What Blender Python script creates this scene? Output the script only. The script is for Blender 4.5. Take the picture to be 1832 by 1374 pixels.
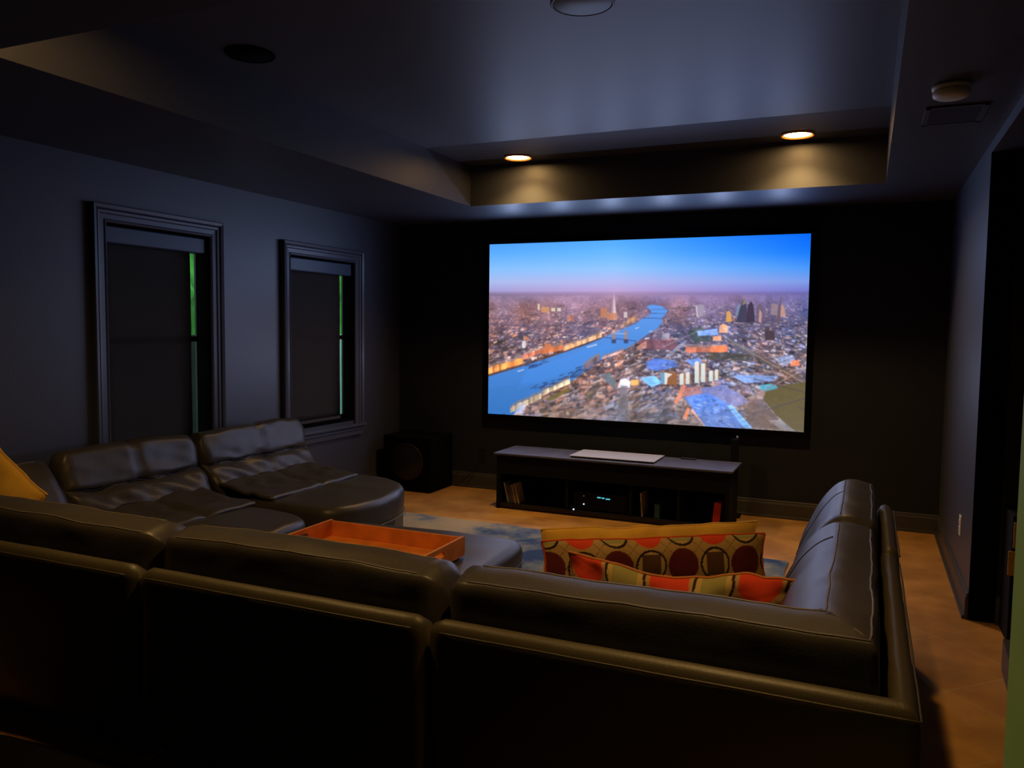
import bpy, bmesh, math, random
import numpy as np
from mathutils import Vector, Matrix, noise
random.seed(7)
rs = np.random.RandomState(11)
sc = bpy.context.scene
for o in list(bpy.data.objects):
    bpy.data.objects.remove(o)
C = sc.collection
PI = math.pi

# ------------------------------------------------------------------ camera, world, exposure
FPX, YAW, PITCH, ROLL, CZ = 1438.8, -0.4145, 0.0699, 0.0115, 1.4857
cam_d = bpy.data.cameras.new('camera')
cam = bpy.data.objects.new('camera', cam_d)
C.objects.link(cam)
cam_d.sensor_fit = 'HORIZONTAL'
cam_d.sensor_width = 36
cam_d.lens = FPX / 1832 * 36
cam_d.clip_start = .05
_cy, _sy, _cp, _sp = math.cos(YAW), math.sin(YAW), math.cos(PITCH), math.sin(PITCH)
_fw = Vector((_sy * _cp, _cy * _cp, -_sp))
_rt = Vector((_cy, -_sy, 0))
_up = _rt.cross(_fw)
_r2 = math.cos(ROLL) * _rt + math.sin(ROLL) * _up
_u2 = -math.sin(ROLL) * _rt + math.cos(ROLL) * _up
M = Matrix.Identity(4)
for i in range(3):
    M[i][0] = _r2[i]; M[i][1] = _u2[i]; M[i][2] = -_fw[i]
M[2][3] = CZ
cam.matrix_world = M
sc.camera = cam

w = bpy.data.worlds.new('world')
sc.world = w
w.use_nodes = True
w.node_tree.nodes['Background'].inputs[0].default_value = (.55, .8, .75, 1)
w.node_tree.nodes['Background'].inputs[1].default_value = 1.1
sc.view_settings.view_transform = 'Standard'
sc.view_settings.look = 'None'
sc.view_settings.exposure = 0
sc.view_settings.gamma = 1
sc.view_settings.use_curve_mapping = False

LAMP_W = 74.0          # watts of each recessed spot
SCREEN_E = 1.1        # emission of the picture
SCREEN_FILL = 4.0     # watts of each unseen fill spot added in front of the picture

# ------------------------------------------------------------------ key dimensions (metres)
XL, XR, YF, YB = -4.106, 0.534, 6.637, -1.7
SOF, CEI = 2.44, 2.75
TX0, TX1, TY0, TY1 = -2.911, 0.073, 1.92, 5.76

# ------------------------------------------------------------------ helpers
def lin(c):
    return tuple(((x / 255) / 12.92 if x / 255 <= .04045 else ((x / 255 + .055) / 1.055) ** 2.4) for x in c)

def mat(name, col, rough=.6, metal=0, spec=.5, bump=0, bscale=200, var=0, vscale=6, emis=None, estr=0, bdist=.002, sheen=0):
    m = bpy.data.materials.new(name)
    m.use_nodes = True
    nt = m.node_tree
    b = nt.nodes['Principled BSDF']
    b.inputs['Base Color'].default_value = (*col, 1)
    b.inputs['Roughness'].default_value = rough
    b.inputs['Metallic'].default_value = metal
    b.inputs['Specular IOR Level'].default_value = spec
    if sheen:
        b.inputs['Sheen Weight'].default_value = sheen
    tc = nt.nodes.new('ShaderNodeTexCoord')
    if var:
        n = nt.nodes.new('ShaderNodeTexNoise')
        n.inputs['Scale'].default_value = vscale
        n.inputs['Detail'].default_value = 4
        nt.links.new(tc.outputs['Object'], n.inputs['Vector'])
        r = nt.nodes.new('ShaderNodeValToRGB')
        r.color_ramp.elements[0].position = .3
        r.color_ramp.elements[1].position = .7
        r.color_ramp.elements[0].color = (*[c * (1 - var) for c in col], 1)
        r.color_ramp.elements[1].color = (*[min(1, c * (1 + var)) for c in col], 1)
        nt.links.new(n.outputs['Fac'], r.inputs['Fac'])
        nt.links.new(r.outputs['Color'], b.inputs['Base Color'])
    if bump:
        n2 = nt.nodes.new('ShaderNodeTexNoise')
        n2.inputs['Scale'].default_value = bscale
        n2.inputs['Detail'].default_value = 3
        nt.links.new(tc.outputs['Object'], n2.inputs['Vector'])
        bp = nt.nodes.new('ShaderNodeBump')
        bp.inputs['Strength'].default_value = bump
        bp.inputs['Distance'].default_value = bdist
        nt.links.new(n2.outputs['Fac'], bp.inputs['Height'])
        nt.links.new(bp.outputs['Normal'], b.inputs['Normal'])
    if emis:
        b.inputs['Emission Color'].default_value = (*emis, 1)
        b.inputs['Emission Strength'].default_value = estr
    return m

def attr_mat(name, attr, emission=False, strength=1, rough=.8):
    m = bpy.data.materials.new(name)
    m.use_nodes = True
    nt = m.node_tree
    a = nt.nodes.new('ShaderNodeAttribute')
    a.attribute_name = attr
    b = nt.nodes['Principled BSDF']
    if emission:
        b.inputs['Base Color'].default_value = (.02, .02, .02, 1)
        nt.links.new(a.outputs['Color'], b.inputs['Emission Color'])
        b.inputs['Emission Strength'].default_value = strength
    else:
        nt.links.new(a.outputs['Color'], b.inputs['Base Color'])
        tc = nt.nodes.new('ShaderNodeTexCoord')
        n2 = nt.nodes.new('ShaderNodeTexNoise')
        n2.inputs['Scale'].default_value = 300
        nt.links.new(tc.outputs['Object'], n2.inputs['Vector'])
        bp = nt.nodes.new('ShaderNodeBump')
        bp.inputs['Strength'].default_value = .3
        bp.inputs['Distance'].default_value = .002
        nt.links.new(n2.outputs['Fac'], bp.inputs['Height'])
        nt.links.new(bp.outputs['Normal'], b.inputs['Normal'])
    b.inputs['Roughness'].default_value = rough
    return m

MT = {}
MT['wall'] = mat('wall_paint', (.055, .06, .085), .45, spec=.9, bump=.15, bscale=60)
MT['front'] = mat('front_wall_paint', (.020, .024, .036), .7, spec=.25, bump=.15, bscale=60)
MT['ceil'] = mat('ceiling_paint', (.055, .058, .075), .48, spec=.55, bump=.1, bscale=60)
MT['trim'] = mat('dark_trim_paint', (.08, .09, .13), .35, spec=.5)
MT['base'] = mat('baseboard_paint', (.06, .06, .065), .4, spec=.5)
MT['black'] = mat('black_lacquer', (.012, .012, .014), .4, spec=.4)
MT['blackwood'] = mat('black_wood', (.10, .10, .14), .5, spec=.4, var=.2, vscale=9)
MT['matteblack'] = mat('matte_black', (.005, .005, .006), .8, spec=.2)
MT['velvet'] = mat('black_velvet_border', (.004, .004, .004), .95, spec=.05)
MT['leather'] = mat('dark_brown_leather', (.052, .044, .036), .42, spec=.55, bump=.35, bscale=130, var=.12, vscale=5, bdist=.0015)
MT['leather_back'] = mat('dark_leather_shell', (.068, .054, .028), .48, spec=.5, bump=.35, bscale=140, bdist=.0015)
MT['piping'] = mat('piping_leather', (.13, .11, .09), .5, spec=.4)
MT['shade'] = mat('shade_fabric', (.10, .088, .095), .9, spec=.1, bump=.2, bscale=500)
MT['shadebox'] = mat('shade_cassette', (.06, .09, .16), .4, spec=.5)
MT['wood'] = mat('orange_wood', (.70, .21, .035), .4, spec=.4, var=.2, vscale=12)
MT['woodedge'] = mat('wood_edge', (.75, .33, .10), .45, spec=.4)
MT['white'] = mat('white_device', (.62, .62, .66), .4)
MT['plastic'] = mat('cream_plastic', (.8, .78, .62), .5)
MT['disc'] = mat('pale_disc', (.20, .25, .28), .5)
MT['silver'] = mat('silver_metal', (.5, .52, .58), .3, metal=.9)
MT['yellow'] = mat('mustard_fabric', (.75, .42, .06), .9, spec=.1, bump=.4, bscale=350, var=.08, vscale=14, sheen=.3)
MT['red'] = mat('red_card', (.55, .03, .02), .6)
MT['teal'] = mat('teal_card', (.02, .12, .15), .6)
MT['paper'] = mat('cream_spine', (.45, .38, .28), .7)
MT['brownspine'] = mat('brown_spine', (.20, .10, .06), .7)
MT['green'] = mat('green_reflection', (.50, .95, .28), .6, spec=.3, var=.25, vscale=2.2)  # green light reflected on the door frame, painted as its colour
MT['leaf'] = mat('leaves', (.10, .42, .06), .8, var=.5, vscale=5)
MT['fence'] = mat('weathered_fence', (.018, .024, .022), .9, var=.3, vscale=5)
MT['stucco'] = mat('pale_stucco', (.35, .55, .50), .9, var=.15, vscale=3)
MT['lampglow'] = mat('lamp_glow', (1, .8, .5), .5, emis=(1, .58, .20), estr=42)
MT['lampring'] = mat('lamp_ring', (.8, .30, .08), .5)
MT['led_white'] = mat('led_white', (.5, .6, 1), .5, emis=(.5, .65, 1), estr=3)
MT['led_cyan'] = mat('led_cyan', (.1, .6, .7), .5, emis=(.1, .55, .65), estr=.9)
MT['led_dim'] = mat('led_dim', (.1, .2, .25), .5, emis=(.2, .35, .4), estr=.35)
MT['drawerwood'] = mat('drawer_wood', (.45, .24, .04), .5, var=.2, vscale=20)

def glass():
    m = bpy.data.materials.new('window_glass'); m.use_nodes = True
    b = m.node_tree.nodes['Principled BSDF']
    b.inputs['Transmission Weight'].default_value = 1
    b.inputs['Roughness'].default_value = .02
    b.inputs['IOR'].default_value = 1.05
    b.inputs['Base Color'].default_value = (.9, 1, .95, 1)
    return m
MT['glass'] = glass()

def floor_mat():
    m = bpy.data.materials.new('travertine_tile'); m.use_nodes = True
    nt = m.node_tree; b = nt.nodes['Principled BSDF']
    tc = nt.nodes.new('ShaderNodeTexCoord')
    mp = nt.nodes.new('ShaderNodeMapping')
    mp.inputs['Rotation'].default_value = (0, 0, math.radians(45))
    # a grout crossing lies at (0.359, 4.359)
    a = math.radians(45)
    px = .359 * math.cos(a) - 4.359 * math.sin(a); py = .359 * math.sin(a) + 4.359 * math.cos(a)
    T = .46
    mp.inputs['Location'].default_value = (-(px % T), -(py % T), 0)
    nt.links.new(tc.outputs['Object'], mp.inputs['Vector'])
    br = nt.nodes.new('ShaderNodeTexBrick')
    br.offset = 0; br.squash = 1
    br.inputs['Scale'].default_value = 1
    br.inputs['Brick Width'].default_value = T
    br.inputs['Row Height'].default_value = T
    br.inputs['Mortar Size'].default_value = .003
    br.inputs['Mortar Smooth'].default_value = .2
    br.inputs['Bias'].default_value = 0
    br.inputs['Color1'].default_value = (.70, .38, .11, 1)
    br.inputs['Color2'].default_value = (.60, .29, .075, 1)
    br.inputs['Mortar'].default_value = (.70, .42, .17, 1)
    nt.links.new(mp.outputs['Vector'], br.inputs['Vector'])
    n = nt.nodes.new('ShaderNodeTexNoise')
    n.inputs['Scale'].default_value = 3.2; n.inputs['Detail'].default_value = 6
    nt.links.new(tc.outputs['Object'], n.inputs['Vector'])
    r = nt.nodes.new('ShaderNodeValToRGB')
    r.color_ramp.elements[0].position = .3; r.color_ramp.elements[0].color = (.62, .58, .55, 1)
    r.color_ramp.elements[1].position = .62; r.color_ramp.elements[1].color = (1, 1, 1, 1)
    nt.links.new(n.outputs['Fac'], r.inputs['Fac'])
    mx = nt.nodes.new('ShaderNodeMix'); mx.data_type = 'RGBA'; mx.blend_type = 'MULTIPLY'
    mx.inputs[0].default_value = 1
    nt.links.new(br.outputs['Color'], mx.inputs[6]); nt.links.new(r.outputs['Color'], mx.inputs[7])
    nt.links.new(mx.outputs[2], b.inputs['Base Color'])
    b.inputs['Roughness'].default_value = .5
    b.inputs['Specular IOR Level'].default_value = .3
    bp = nt.nodes.new('ShaderNodeBump'); bp.inputs['Strength'].default_value = .3; bp.inputs['Distance'].default_value = .004
    nt.links.new(br.outputs['Fac'], bp.inputs['Height']); bp.invert = True
    nt.links.new(bp.outputs['Normal'], b.inputs['Normal'])
    return m
MT['floor'] = floor_mat()

def rug_mat():
    m = bpy.data.materials.new('rug_pile'); m.use_nodes = True
    nt = m.node_tree; b = nt.nodes['Principled BSDF']
    tc = nt.nodes.new('ShaderNodeTexCoord')
    n = nt.nodes.new('ShaderNodeTexNoise'); n.inputs['Scale'].default_value = 1.9; n.inputs['Detail'].default_value = 8; n.inputs['Roughness'].default_value = .65
    nt.links.new(tc.outputs['Object'], n.inputs['Vector'])
    r = nt.nodes.new('ShaderNodeValToRGB')
    e = r.color_ramp.elements
    e[0].position = .36; e[0].color = (.05, .10, .25, 1)
    e[1].position = .46; e[1].color = (.20, .25, .32, 1)
    x = e.new(.54); x.color = (.42, .38, .29, 1)
    x = e.new(.66); x.color = (.52, .43, .29, 1)
    sx = nt.nodes.new('ShaderNodeSeparateXYZ'); nt.links.new(tc.outputs['Object'], sx.inputs[0])
    mr = nt.nodes.new('ShaderNodeMapRange'); mr.inputs[1].default_value = -2.6; mr.inputs[2].default_value = -1.9; mr.inputs[3].default_value = .07; mr.inputs[4].default_value = -.08
    nt.links.new(sx.outputs[0], mr.inputs[0])
    ad = nt.nodes.new('ShaderNodeMath'); ad.operation = 'ADD'
    nt.links.new(n.outputs['Fac'], ad.inputs[0]); nt.links.new(mr.outputs[0], ad.inputs[1])
    nt.links.new(ad.outputs[0], r.inputs['Fac'])
    nt.links.new(r.outputs['Color'], b.inputs['Base Color'])
    b.inputs['Roughness'].default_value = .95; b.inputs['Specular IOR Level'].default_value = .1
    n2 = nt.nodes.new('ShaderNodeTexNoise'); n2.inputs['Scale'].default_value = 160
    nt.links.new(tc.outputs['Object'], n2.inputs['Vector'])
    bp = nt.nodes.new('ShaderNodeBump'); bp.inputs['Strength'].default_value = .8; bp.inputs['Distance'].default_value = .006
    nt.links.new(n2.outputs['Fac'], bp.inputs['Height']); nt.links.new(bp.outputs['Normal'], b.inputs['Normal'])
    return m
MT['rug'] = rug_mat()

def obj(name, bm, m, parent=None, smooth=False, loc=None):
    me = bpy.data.meshes.new(name)
    bmesh.ops.recalc_face_normals(bm, faces=bm.faces)
    bm.to_mesh(me); bm.free()
    if smooth:
        me.polygons.foreach_set('use_smooth', [True] * len(me.polygons))
    me.materials.append(m)
    o = bpy.data.objects.new(name, me)
    C.objects.link(o)
    if parent is not None:
        o.parent = parent
    return o

def thing(name, label, cat, loc=(0, 0, 0), group=None):
    o = bpy.data.objects.new(name, None); C.objects.link(o)
    o.location = loc; o.empty_display_size = .1
    o['label'] = label; o['category'] = cat
    if group: o['group'] = group
    return o

def tag(o, label, cat, group=None):
    o['label'] = label; o['category'] = cat
    if group: o['group'] = group
    return o

def struct(name, bm, m, label, cat='wall', parent=None, **k):
    o = obj(name, bm, m, parent, **k)
    if parent is None:
        o['kind'] = 'structure'; o['label'] = label; o['category'] = cat
    return o

def rel(o, root):
    """keep world-space mesh coordinates while the thing's origin sits at its base"""
    for v in o.data.vertices:
        v.co -= root.location
    return o

def box(bm, x0, x1, y0, y1, z0, z1, bev=0, seg=2):
    t = bmesh.new()
    bmesh.ops.create_cube(t, size=1)
    for v in t.verts:
        v.co = Vector(((x0 + x1) / 2 + v.co.x * (x1 - x0), (y0 + y1) / 2 + v.co.y * (y1 - y0), (z0 + z1) / 2 + v.co.z * (z1 - z0)))
    if bev:
        bmesh.ops.bevel(t, geom=t.edges[:], offset=bev, segments=seg, affect='EDGES', profile=.5)
    me = bpy.data.meshes.new('tmp'); t.to_mesh(me); t.free(); bm.from_mesh(me); bpy.data.meshes.remove(me)
    return bm

def bx(*a, **k):
    return box(bmesh.new(), *a, **k)

def tube(pts, r, seg=8, cap=True):
    bm = bmesh.new(); rings = []
    pts = [Vector(p) for p in pts]
    for i, p in enumerate(pts):
        t = (pts[min(i + 1, len(pts) - 1)] - pts[max(i - 1, 0)]).normalized()
        a = t.cross(Vector((0, 0, 1)))
        if a.length < .01: a = t.cross(Vector((1, 0, 0)))
        a.normalize(); b = t.cross(a)
        rings.append([bm.verts.new(p + r * (math.cos(2 * PI * k / seg) * a + math.sin(2 * PI * k / seg) * b)) for k in range(seg)])
    for i in range(len(rings) - 1):
        for k in range(seg):
            bm.faces.new((rings[i][k], rings[i][(k + 1) % seg], rings[i + 1][(k + 1) % seg], rings[i + 1][k]))
    if cap:
        bm.faces.new(rings[0][::-1]); bm.faces.new(rings[-1])
    return bm

def lathe(prof, cx, cy, seg=32, flip=False):
    """prof: list of (r, z)"""
    bm = bmesh.new(); rings = []
    for r, z in prof:
        if r < 1e-5:
            rings.append([bm.verts.new((cx, cy, z))])
        else:
            rings.append([bm.verts.new((cx + r * math.cos(2 * PI * k / seg), cy + r * math.sin(2 * PI * k / seg), z)) for k in range(seg)])
    for A, B in zip(rings, rings[1:]):
        for k in range(seg):
            a0, a1 = A[k % len(A)], A[(k + 1) % len(A)]; b0, b1 = B[k % len(B)], B[(k + 1) % len(B)]
            f = []
            for v in (a0, a1, b1, b0):
                if v not in f: f.append(v)
            if len(f) >= 3: bm.faces.new(f)
    return bm

def prism(poly, z0, z1):
    bm = bmesh.new()
    lo = [bm.verts.new((x, y, z0)) for x, y in poly]; hi = [bm.verts.new((x, y, z1)) for x, y in poly]
    n = len(poly)
    for i in range(n):
        bm.faces.new((lo[i], lo[(i + 1) % n], hi[(i + 1) % n], hi[i]))
    bm.faces.new(lo[::-1]); bm.faces.new(hi)
    return bm

def chaikin(P, n=2, closed=True):
    for _ in range(n):
        Q = []
        for i in range(len(P)):
            a, b = P[i], P[(i + 1) % len(P)]
            Q.append((a[0] * .78 + b[0] * .22, a[1] * .78 + b[1] * .22)); Q.append((a[0] * .22 + b[0] * .78, a[1] * .22 + b[1] * .78))
        P = Q
    return P

def path_frames(path, step=.035):
    """points along a polyline with a mitred inward (left-hand) direction"""
    P = [Vector((p[0], p[1])) for p in path]
    out = []
    total = sum((b - a).length for a, b in zip(P, P[1:]))
    s0 = 0
    for i in range(len(P) - 1):
        a, b = P[i], P[i + 1]
        d = (b - a); L = d.length; d.normalize()
        nrm = Vector((-d.y, d.x))
        n = max(2, int(L / step))
        for k in range(n + (1 if i == len(P) - 2 else 0)):
            t = k / n
            q = a + (b - a) * t
            out.append([q, nrm.copy(), s0 + L * t, d.copy(), i])
        s0 += L
    # mitre: at inner corners replace the frame
    for j, f in enumerate(out):
        if j > 0 and out[j - 1][4] != f[4]:
            n0 = out[j - 1][1]; n1 = f[1]
            m = (n0 + n1); m /= (m.length ** 2 / 2) if m.length else 1
            f[1] = m
    return out, total

def sweep(path, prof, endr=.035, wob=.004, bump=.015, smooth_n=2, nscale=5, seed=0, clipcorner=True):
    """closed profile of (inset, height) swept along the outer line of a sofa piece"""
    prof = chaikin(prof, smooth_n)
    fr, tot = path_frames(path)
    corner_s = []
    for j in range(1, len(fr)):
        if fr[j][4] != fr[j - 1][4]: corner_s.append(fr[j][2])
    cd = sum(p[0] for p in prof) / len(prof); cz = sum(p[1] for p in prof) / len(prof)
    dmax = max(p[0] for p in prof)
    bm = bmesh.new(); rings = []
    # denser rings at ends
    for f in fr:
        q, nrm, s, d, _ = f
        e = min(s, tot - s)
        k = 0
        if e < endr: k = 1 - math.sqrt(max(0, 1 - (1 - e / endr) ** 2))
        ring = []
        for (pd, pz) in prof:
            dd = pd - cd; zz = pz - cz
            L = math.hypot(dd, zz) + 1e-6
            sh = k * endr * .9
            f2 = max(.2, (L - sh) / L)
            dd *= f2; zz *= f2
            z = cz + zz
            off = cd + dd
            # avoid self crossing near an inner corner: clamp onto the bisector
            x = q + nrm * off
            if corner_s and clipcorner:
                for cs in corner_s:
                    if abs(s - cs) > 1e-6 and off > abs(s - cs):
                        # point would pass the mitre line: pull it back to the mitre
                        sgn = 1 if s > cs else -1
                        x = q + nrm * off + d * sgn * (off - abs(s - cs))
            if bump and z > cz:
                z += bump * math.sin(PI * min(1, s / tot)) * (z - cz) / .15
            v = Vector((x[0], x[1], z))
            if wob:
                nn = noise.noise_vector(v * nscale + Vector((seed, 0, 0))) * wob + noise.noise_vector(v * nscale * 3.1 + Vector((0, seed, 0))) * wob * .35
                v += nn
            ring.append(bm.verts.new(v))
        rings.append(ring)
    n = len(prof)
    sweep.prof = prof; sweep.s = [f[2] for f in fr]; sweep.tot = tot
    sweep.rings = [[v.co.copy() for v in r_] for r_ in rings]
    for a, b in zip(rings, rings[1:]):
        for k in range(n):
            bm.faces.new((a[k], a[(k + 1) % n], b[(k + 1) % n], b[k]))
    for ring in (rings[0], rings[-1]):
        c = Vector((0, 0, 0))
        for v in ring: c += v.co
        cv = bm.verts.new(c / n)
        for k in range(n):
            bm.faces.new((ring[k], ring[(k + 1) % n], cv))
    bmesh.ops.remove_doubles(bm, verts=bm.verts, dist=.0004)
    return bm

def seam(path, off, z, r=.0035, inset=.03, bump=0., wob=.0, seed=0):
    fr, tot = path_frames(path)
    pts = []
    cs = [fr[j][2] for j in range(1, len(fr)) if fr[j][4] != fr[j - 1][4]]
    for q, nrm, s, d, _ in fr:
        e = min(s, tot - s)
        if e < inset: continue
        if any(abs(s - c) > 1e-6 and abs(s - c) < off for c in cs): continue
        x = q + nrm * off
        v = Vector((x[0], x[1], z + bump * math.sin(PI * s / tot)))
        v += noise.noise_vector(v * 5 + Vector((seed, 0, 0))) * wob + noise.noise_vector(v * 15.5 + Vector((0, seed, 0))) * wob * .35
        pts.append(v)
    return tube(pts, r, 6)

def seam_along(target, inset=.05, r=.0035, skip=0.):
    """piping that follows the last swept surface lengthwise"""
    k = min(range(len(sweep.prof)), key=lambda i: math.hypot(sweep.prof[i][0] - target[0], sweep.prof[i][1] - target[1]))
    pts = []
    for s_, ring in zip(sweep.s, sweep.rings):
        if min(s_, sweep.tot - s_) < inset: continue
        p = ring[k]
        if pts and (p - pts[-1]).length < .012: continue
        pts.append(p)
    return tube(pts, r, 6)
def seam_across(s0_, dmin, zmin, r=.003):
    """quilting line that follows the last swept surface crosswise"""
    j = min(range(len(sweep.s)), key=lambda i: abs(sweep.s[i] - s0_))
    pts = [sweep.rings[j][k] for k, (d, z) in enumerate(sweep.prof) if d > dmin and z > zmin]
    return tube(pts, r, 6)

def slab(poly, z0, z1, r=.04, dome=.015, wob=.003, cham=3, seed=0, nscale=6):
    """padded slab over a plan polygon with rounded upper and lower rims"""
    P = chaikin(poly, 3)
    # resample evenly
    L = [0]
    for i in range(len(P)): L.append(L[-1] + math.dist(P[i], P[(i + 1) % len(P)]))
    n = max(24, int(L[-1] / .03)); Q = []
    j = 0
    for i in range(n):
        s = L[-1] * i / n
        while L[j + 1] < s: j += 1
        t = (s - L[j]) / max(1e-9, L[j + 1] - L[j]); a, b = P[j], P[(j + 1) % len(P)]
        Q.append(Vector((a[0] + (b[0] - a[0]) * t, a[1] + (b[1] - a[1]) * t)))
    area = sum(Q[i].x * Q[(i + 1) % n].y - Q[(i + 1) % n].x * Q[i].y for i in range(n))
    if area < 0: Q.reverse()
    c = sum(Q, Vector((0, 0))) / n
    nr = []
    for i in range(n):
        t = (Q[(i + 1) % n] - Q[i - 1]).normalized(); nr.append(Vector((t.y, -t.x)))
    bm = bmesh.new(); rings = []
    def ring(inset, z, sc_=1):
        R = []
        for i in range(n):
            p = Q[i] - nr[i] * inset
            p = c + (p - c) * sc_
            v = Vector((p.x, p.y, z))
            v += noise.noise_vector(v * nscale + Vector((seed, 3, 0))) * wob
            R.append(bm.verts.new(v))
        rings.append(R)
    m = 5
    for k in range(m + 1):
        a = PI / 2 * k / m
        ring(r * (1 - math.sin(a)), z0 + r * (1 - math.cos(a)))
    for k in range(1, cham + 1):
        ring(0, z0 + r + (z1 - z0 - 2 * r) * k / cham)
    for k in range(1, m + 1):
        a = PI / 2 * k / m
        ring(r * (1 - math.cos(a)), z1 - r + r * math.sin(a))
    for s_ in (.92, .82, .7, .56, .42, .28, .14):
        ring(r, z1 + dome * (1 - s_ ** 2), s_)
    for a, b in zip(rings, rings[1:]):
        for k in range(n):
            bm.faces.new((a[k], a[(k + 1) % n], b[(k + 1) % n], b[k]))
    bm.faces.new(rings[0][::-1])
    cv = bm.verts.new((c.x, c.y, z1 + dome))
    for k in range(n): bm.faces.new((rings[-1][k], rings[-1][(k + 1) % n], cv))
    return bm

# ================================================================== ROOM SHELL
T = .12
struct('floor', bx(XL - T, 3.2, YB - T, YF + T, -.1, 0), MT['floor'], 'beige travertine tile floor laid diagonally', 'floor')
# walls: left wall with two window openings
W1 = (3.385, 4.20, .66, 2.075)     # y0 y1 z0 z1 clear openings
W2 = (5.03, 5.885, .66, 2.03)
bm = bmesh.new()
x0, x1 = XL - T, XL
box(bm, x0, x1, YB, W1[0], 0, SOF + .4)
box(bm, x0, x1, W1[1], W2[0], 0, SOF + .4)
box(bm, x0, x1, W2[1], YF, 0, SOF + .4)
for W in (W1, W2):
    box(bm, x0, x1, W[0], W[1], 0, W[2]); box(bm, x0, x1, W[0], W[1], W[3], SOF + .4)
struct('wall_left', bm, MT['wall'], 'dark blue grey side wall with two shaded windows')
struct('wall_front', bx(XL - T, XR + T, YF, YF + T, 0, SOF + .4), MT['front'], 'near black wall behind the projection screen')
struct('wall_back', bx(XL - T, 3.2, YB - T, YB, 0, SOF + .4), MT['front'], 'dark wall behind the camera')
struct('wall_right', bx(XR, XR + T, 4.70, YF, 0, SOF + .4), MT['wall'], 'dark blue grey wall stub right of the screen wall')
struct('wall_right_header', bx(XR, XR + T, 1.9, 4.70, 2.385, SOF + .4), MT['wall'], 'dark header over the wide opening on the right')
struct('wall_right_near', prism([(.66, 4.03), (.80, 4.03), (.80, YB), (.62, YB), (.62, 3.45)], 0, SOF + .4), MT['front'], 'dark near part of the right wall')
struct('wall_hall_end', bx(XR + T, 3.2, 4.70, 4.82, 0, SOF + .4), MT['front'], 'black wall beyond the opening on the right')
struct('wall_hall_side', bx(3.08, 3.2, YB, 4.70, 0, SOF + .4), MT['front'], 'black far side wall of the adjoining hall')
# soffit ring + raised tray
bm = bmesh.new()
box(bm, XL - T, TX0, YB, YF + T, SOF, CEI + .1)
box(bm, TX1, 3.2, YB, YF + T, SOF, CEI + .1)
box(bm, TX0, TX1, YB, TY0, SOF, CEI + .1)
box(bm, TX0, TX1, TY1, YF + T, SOF, CEI + .1)
struct('ceiling', bm, MT['ceil'], 'dark lowered soffit running round the raised tray ceiling', 'ceiling')
struct('ceiling_tray', bx(TX0, TX1, TY0, TY1, CEI, CEI + .1), MT['ceil'], 'dark raised centre panel of the tray ceiling', 'ceiling')

# pillar close to the camera on the right, green reflection put into its colour
gx, gy = .186, 1.2
struct('trim_1', prism([(gx, gy), (gx + .13, gy + .02), (gx + .30, .55), (gx + .09, .35)], 0, SOF), MT['green'], 'door frame edge at the far right with green reflected light painted on', 'trim')

struct('stub_end_shade', bx(XR - .001, XR + T, 4.692, 4.70, 0, 2.385), MT['velvet'], 'black panel painting shade on the end of the right wall stub', 'trim')  # thin black panel added to darken the unlit stub end
# baseboards
def baseboard(name, x0, x1, y0, y1, axis, side, lab):
    bm = bmesh.new()
    h = .14; t = .016
    if axis == 'x':   # runs along x, wall at y=y1 facing -y
        prof = [(0, 0), (t + .012, 0), (t + .012, .018), (t, .022), (t, h - .03), (t * .6, h - .015), (t * .7, h - .006), (.004, h), (0, h)]
        a = [bm.verts.new((x0, y1 - d, z)) for d, z in prof]; b = [bm.verts.new((x1, y1 - d, z)) for d, z in prof]
    else:
        prof = [(0, 0), (t + .012, 0), (t + .012, .018), (t, .022), (t, h - .03), (t * .6, h - .015), (t * .7, h - .006), (.004, h), (0, h)]
        a = [bm.verts.new((x0 + side * d, y0, z)) for d, z in prof]; b = [bm.verts.new((x0 + side * d, y1, z)) for d, z in prof]
    n = len(a)
    for k in range(n): bm.faces.new((a[k], a[(k + 1) % n], b[(k + 1) % n], b[k]))
    bm.faces.new(a); bm.faces.new(b[::-1])
    struct(name, bm, MT['base'], lab, 'baseboard')
baseboard('baseboard_front', XL, XR, 0, YF, 'x', 0, 'dark moulded baseboard along the screen wall')
baseboard('baseboard_left', XL, 0, YB, YF - .03, 'y', 1, 'dark moulded baseboard along the window wall')
baseboard('baseboard_right', XR, 0, 4.70, YF - .03, 'y', -1, 'dark moulded baseboard along the right wall stub')
baseboard('baseboard_hall', XR + T, 3.08, 0, 4.70, 'x', 0, 'dark baseboard beyond the opening')
bm = prism([(.575, 3.46), (.60, 4.05), (.66, 4.05), (.62, 3.46)], 0, .14)
struct('baseboard_right_near', bm, MT['base'], 'short dark baseboard end beside the door frame painted with green light', 'baseboard')

# ---- windows
def casing_side(W, y_in, sgn, z0, z1):
    """stepped casing profile swept vertically; y_in inner edge, sgn direction away from opening"""
    prof = [(0, 0), (0, .018), (.012, .024), (.018, .018), (.045, .02), (.052, .028), (.066, .03), (.072, .024), (.078, .036), (.098, .042), (.104, .034), (.104, 0)]
    bm = bmesh.new()
    a = [bm.verts.new((XL + t, y_in + sgn * u, z0)) for u, t in prof]
    b = [bm.verts.new((XL + t, y_in + sgn * u, z1 + u)) for u, t in prof]
    n = len(a)
    for k in range(n): bm.faces.new((a[k], a[(k + 1) % n], b[(k + 1) % n], b[k]))
    bm.faces.new(a); bm.faces.new(b)
    return bm

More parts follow.
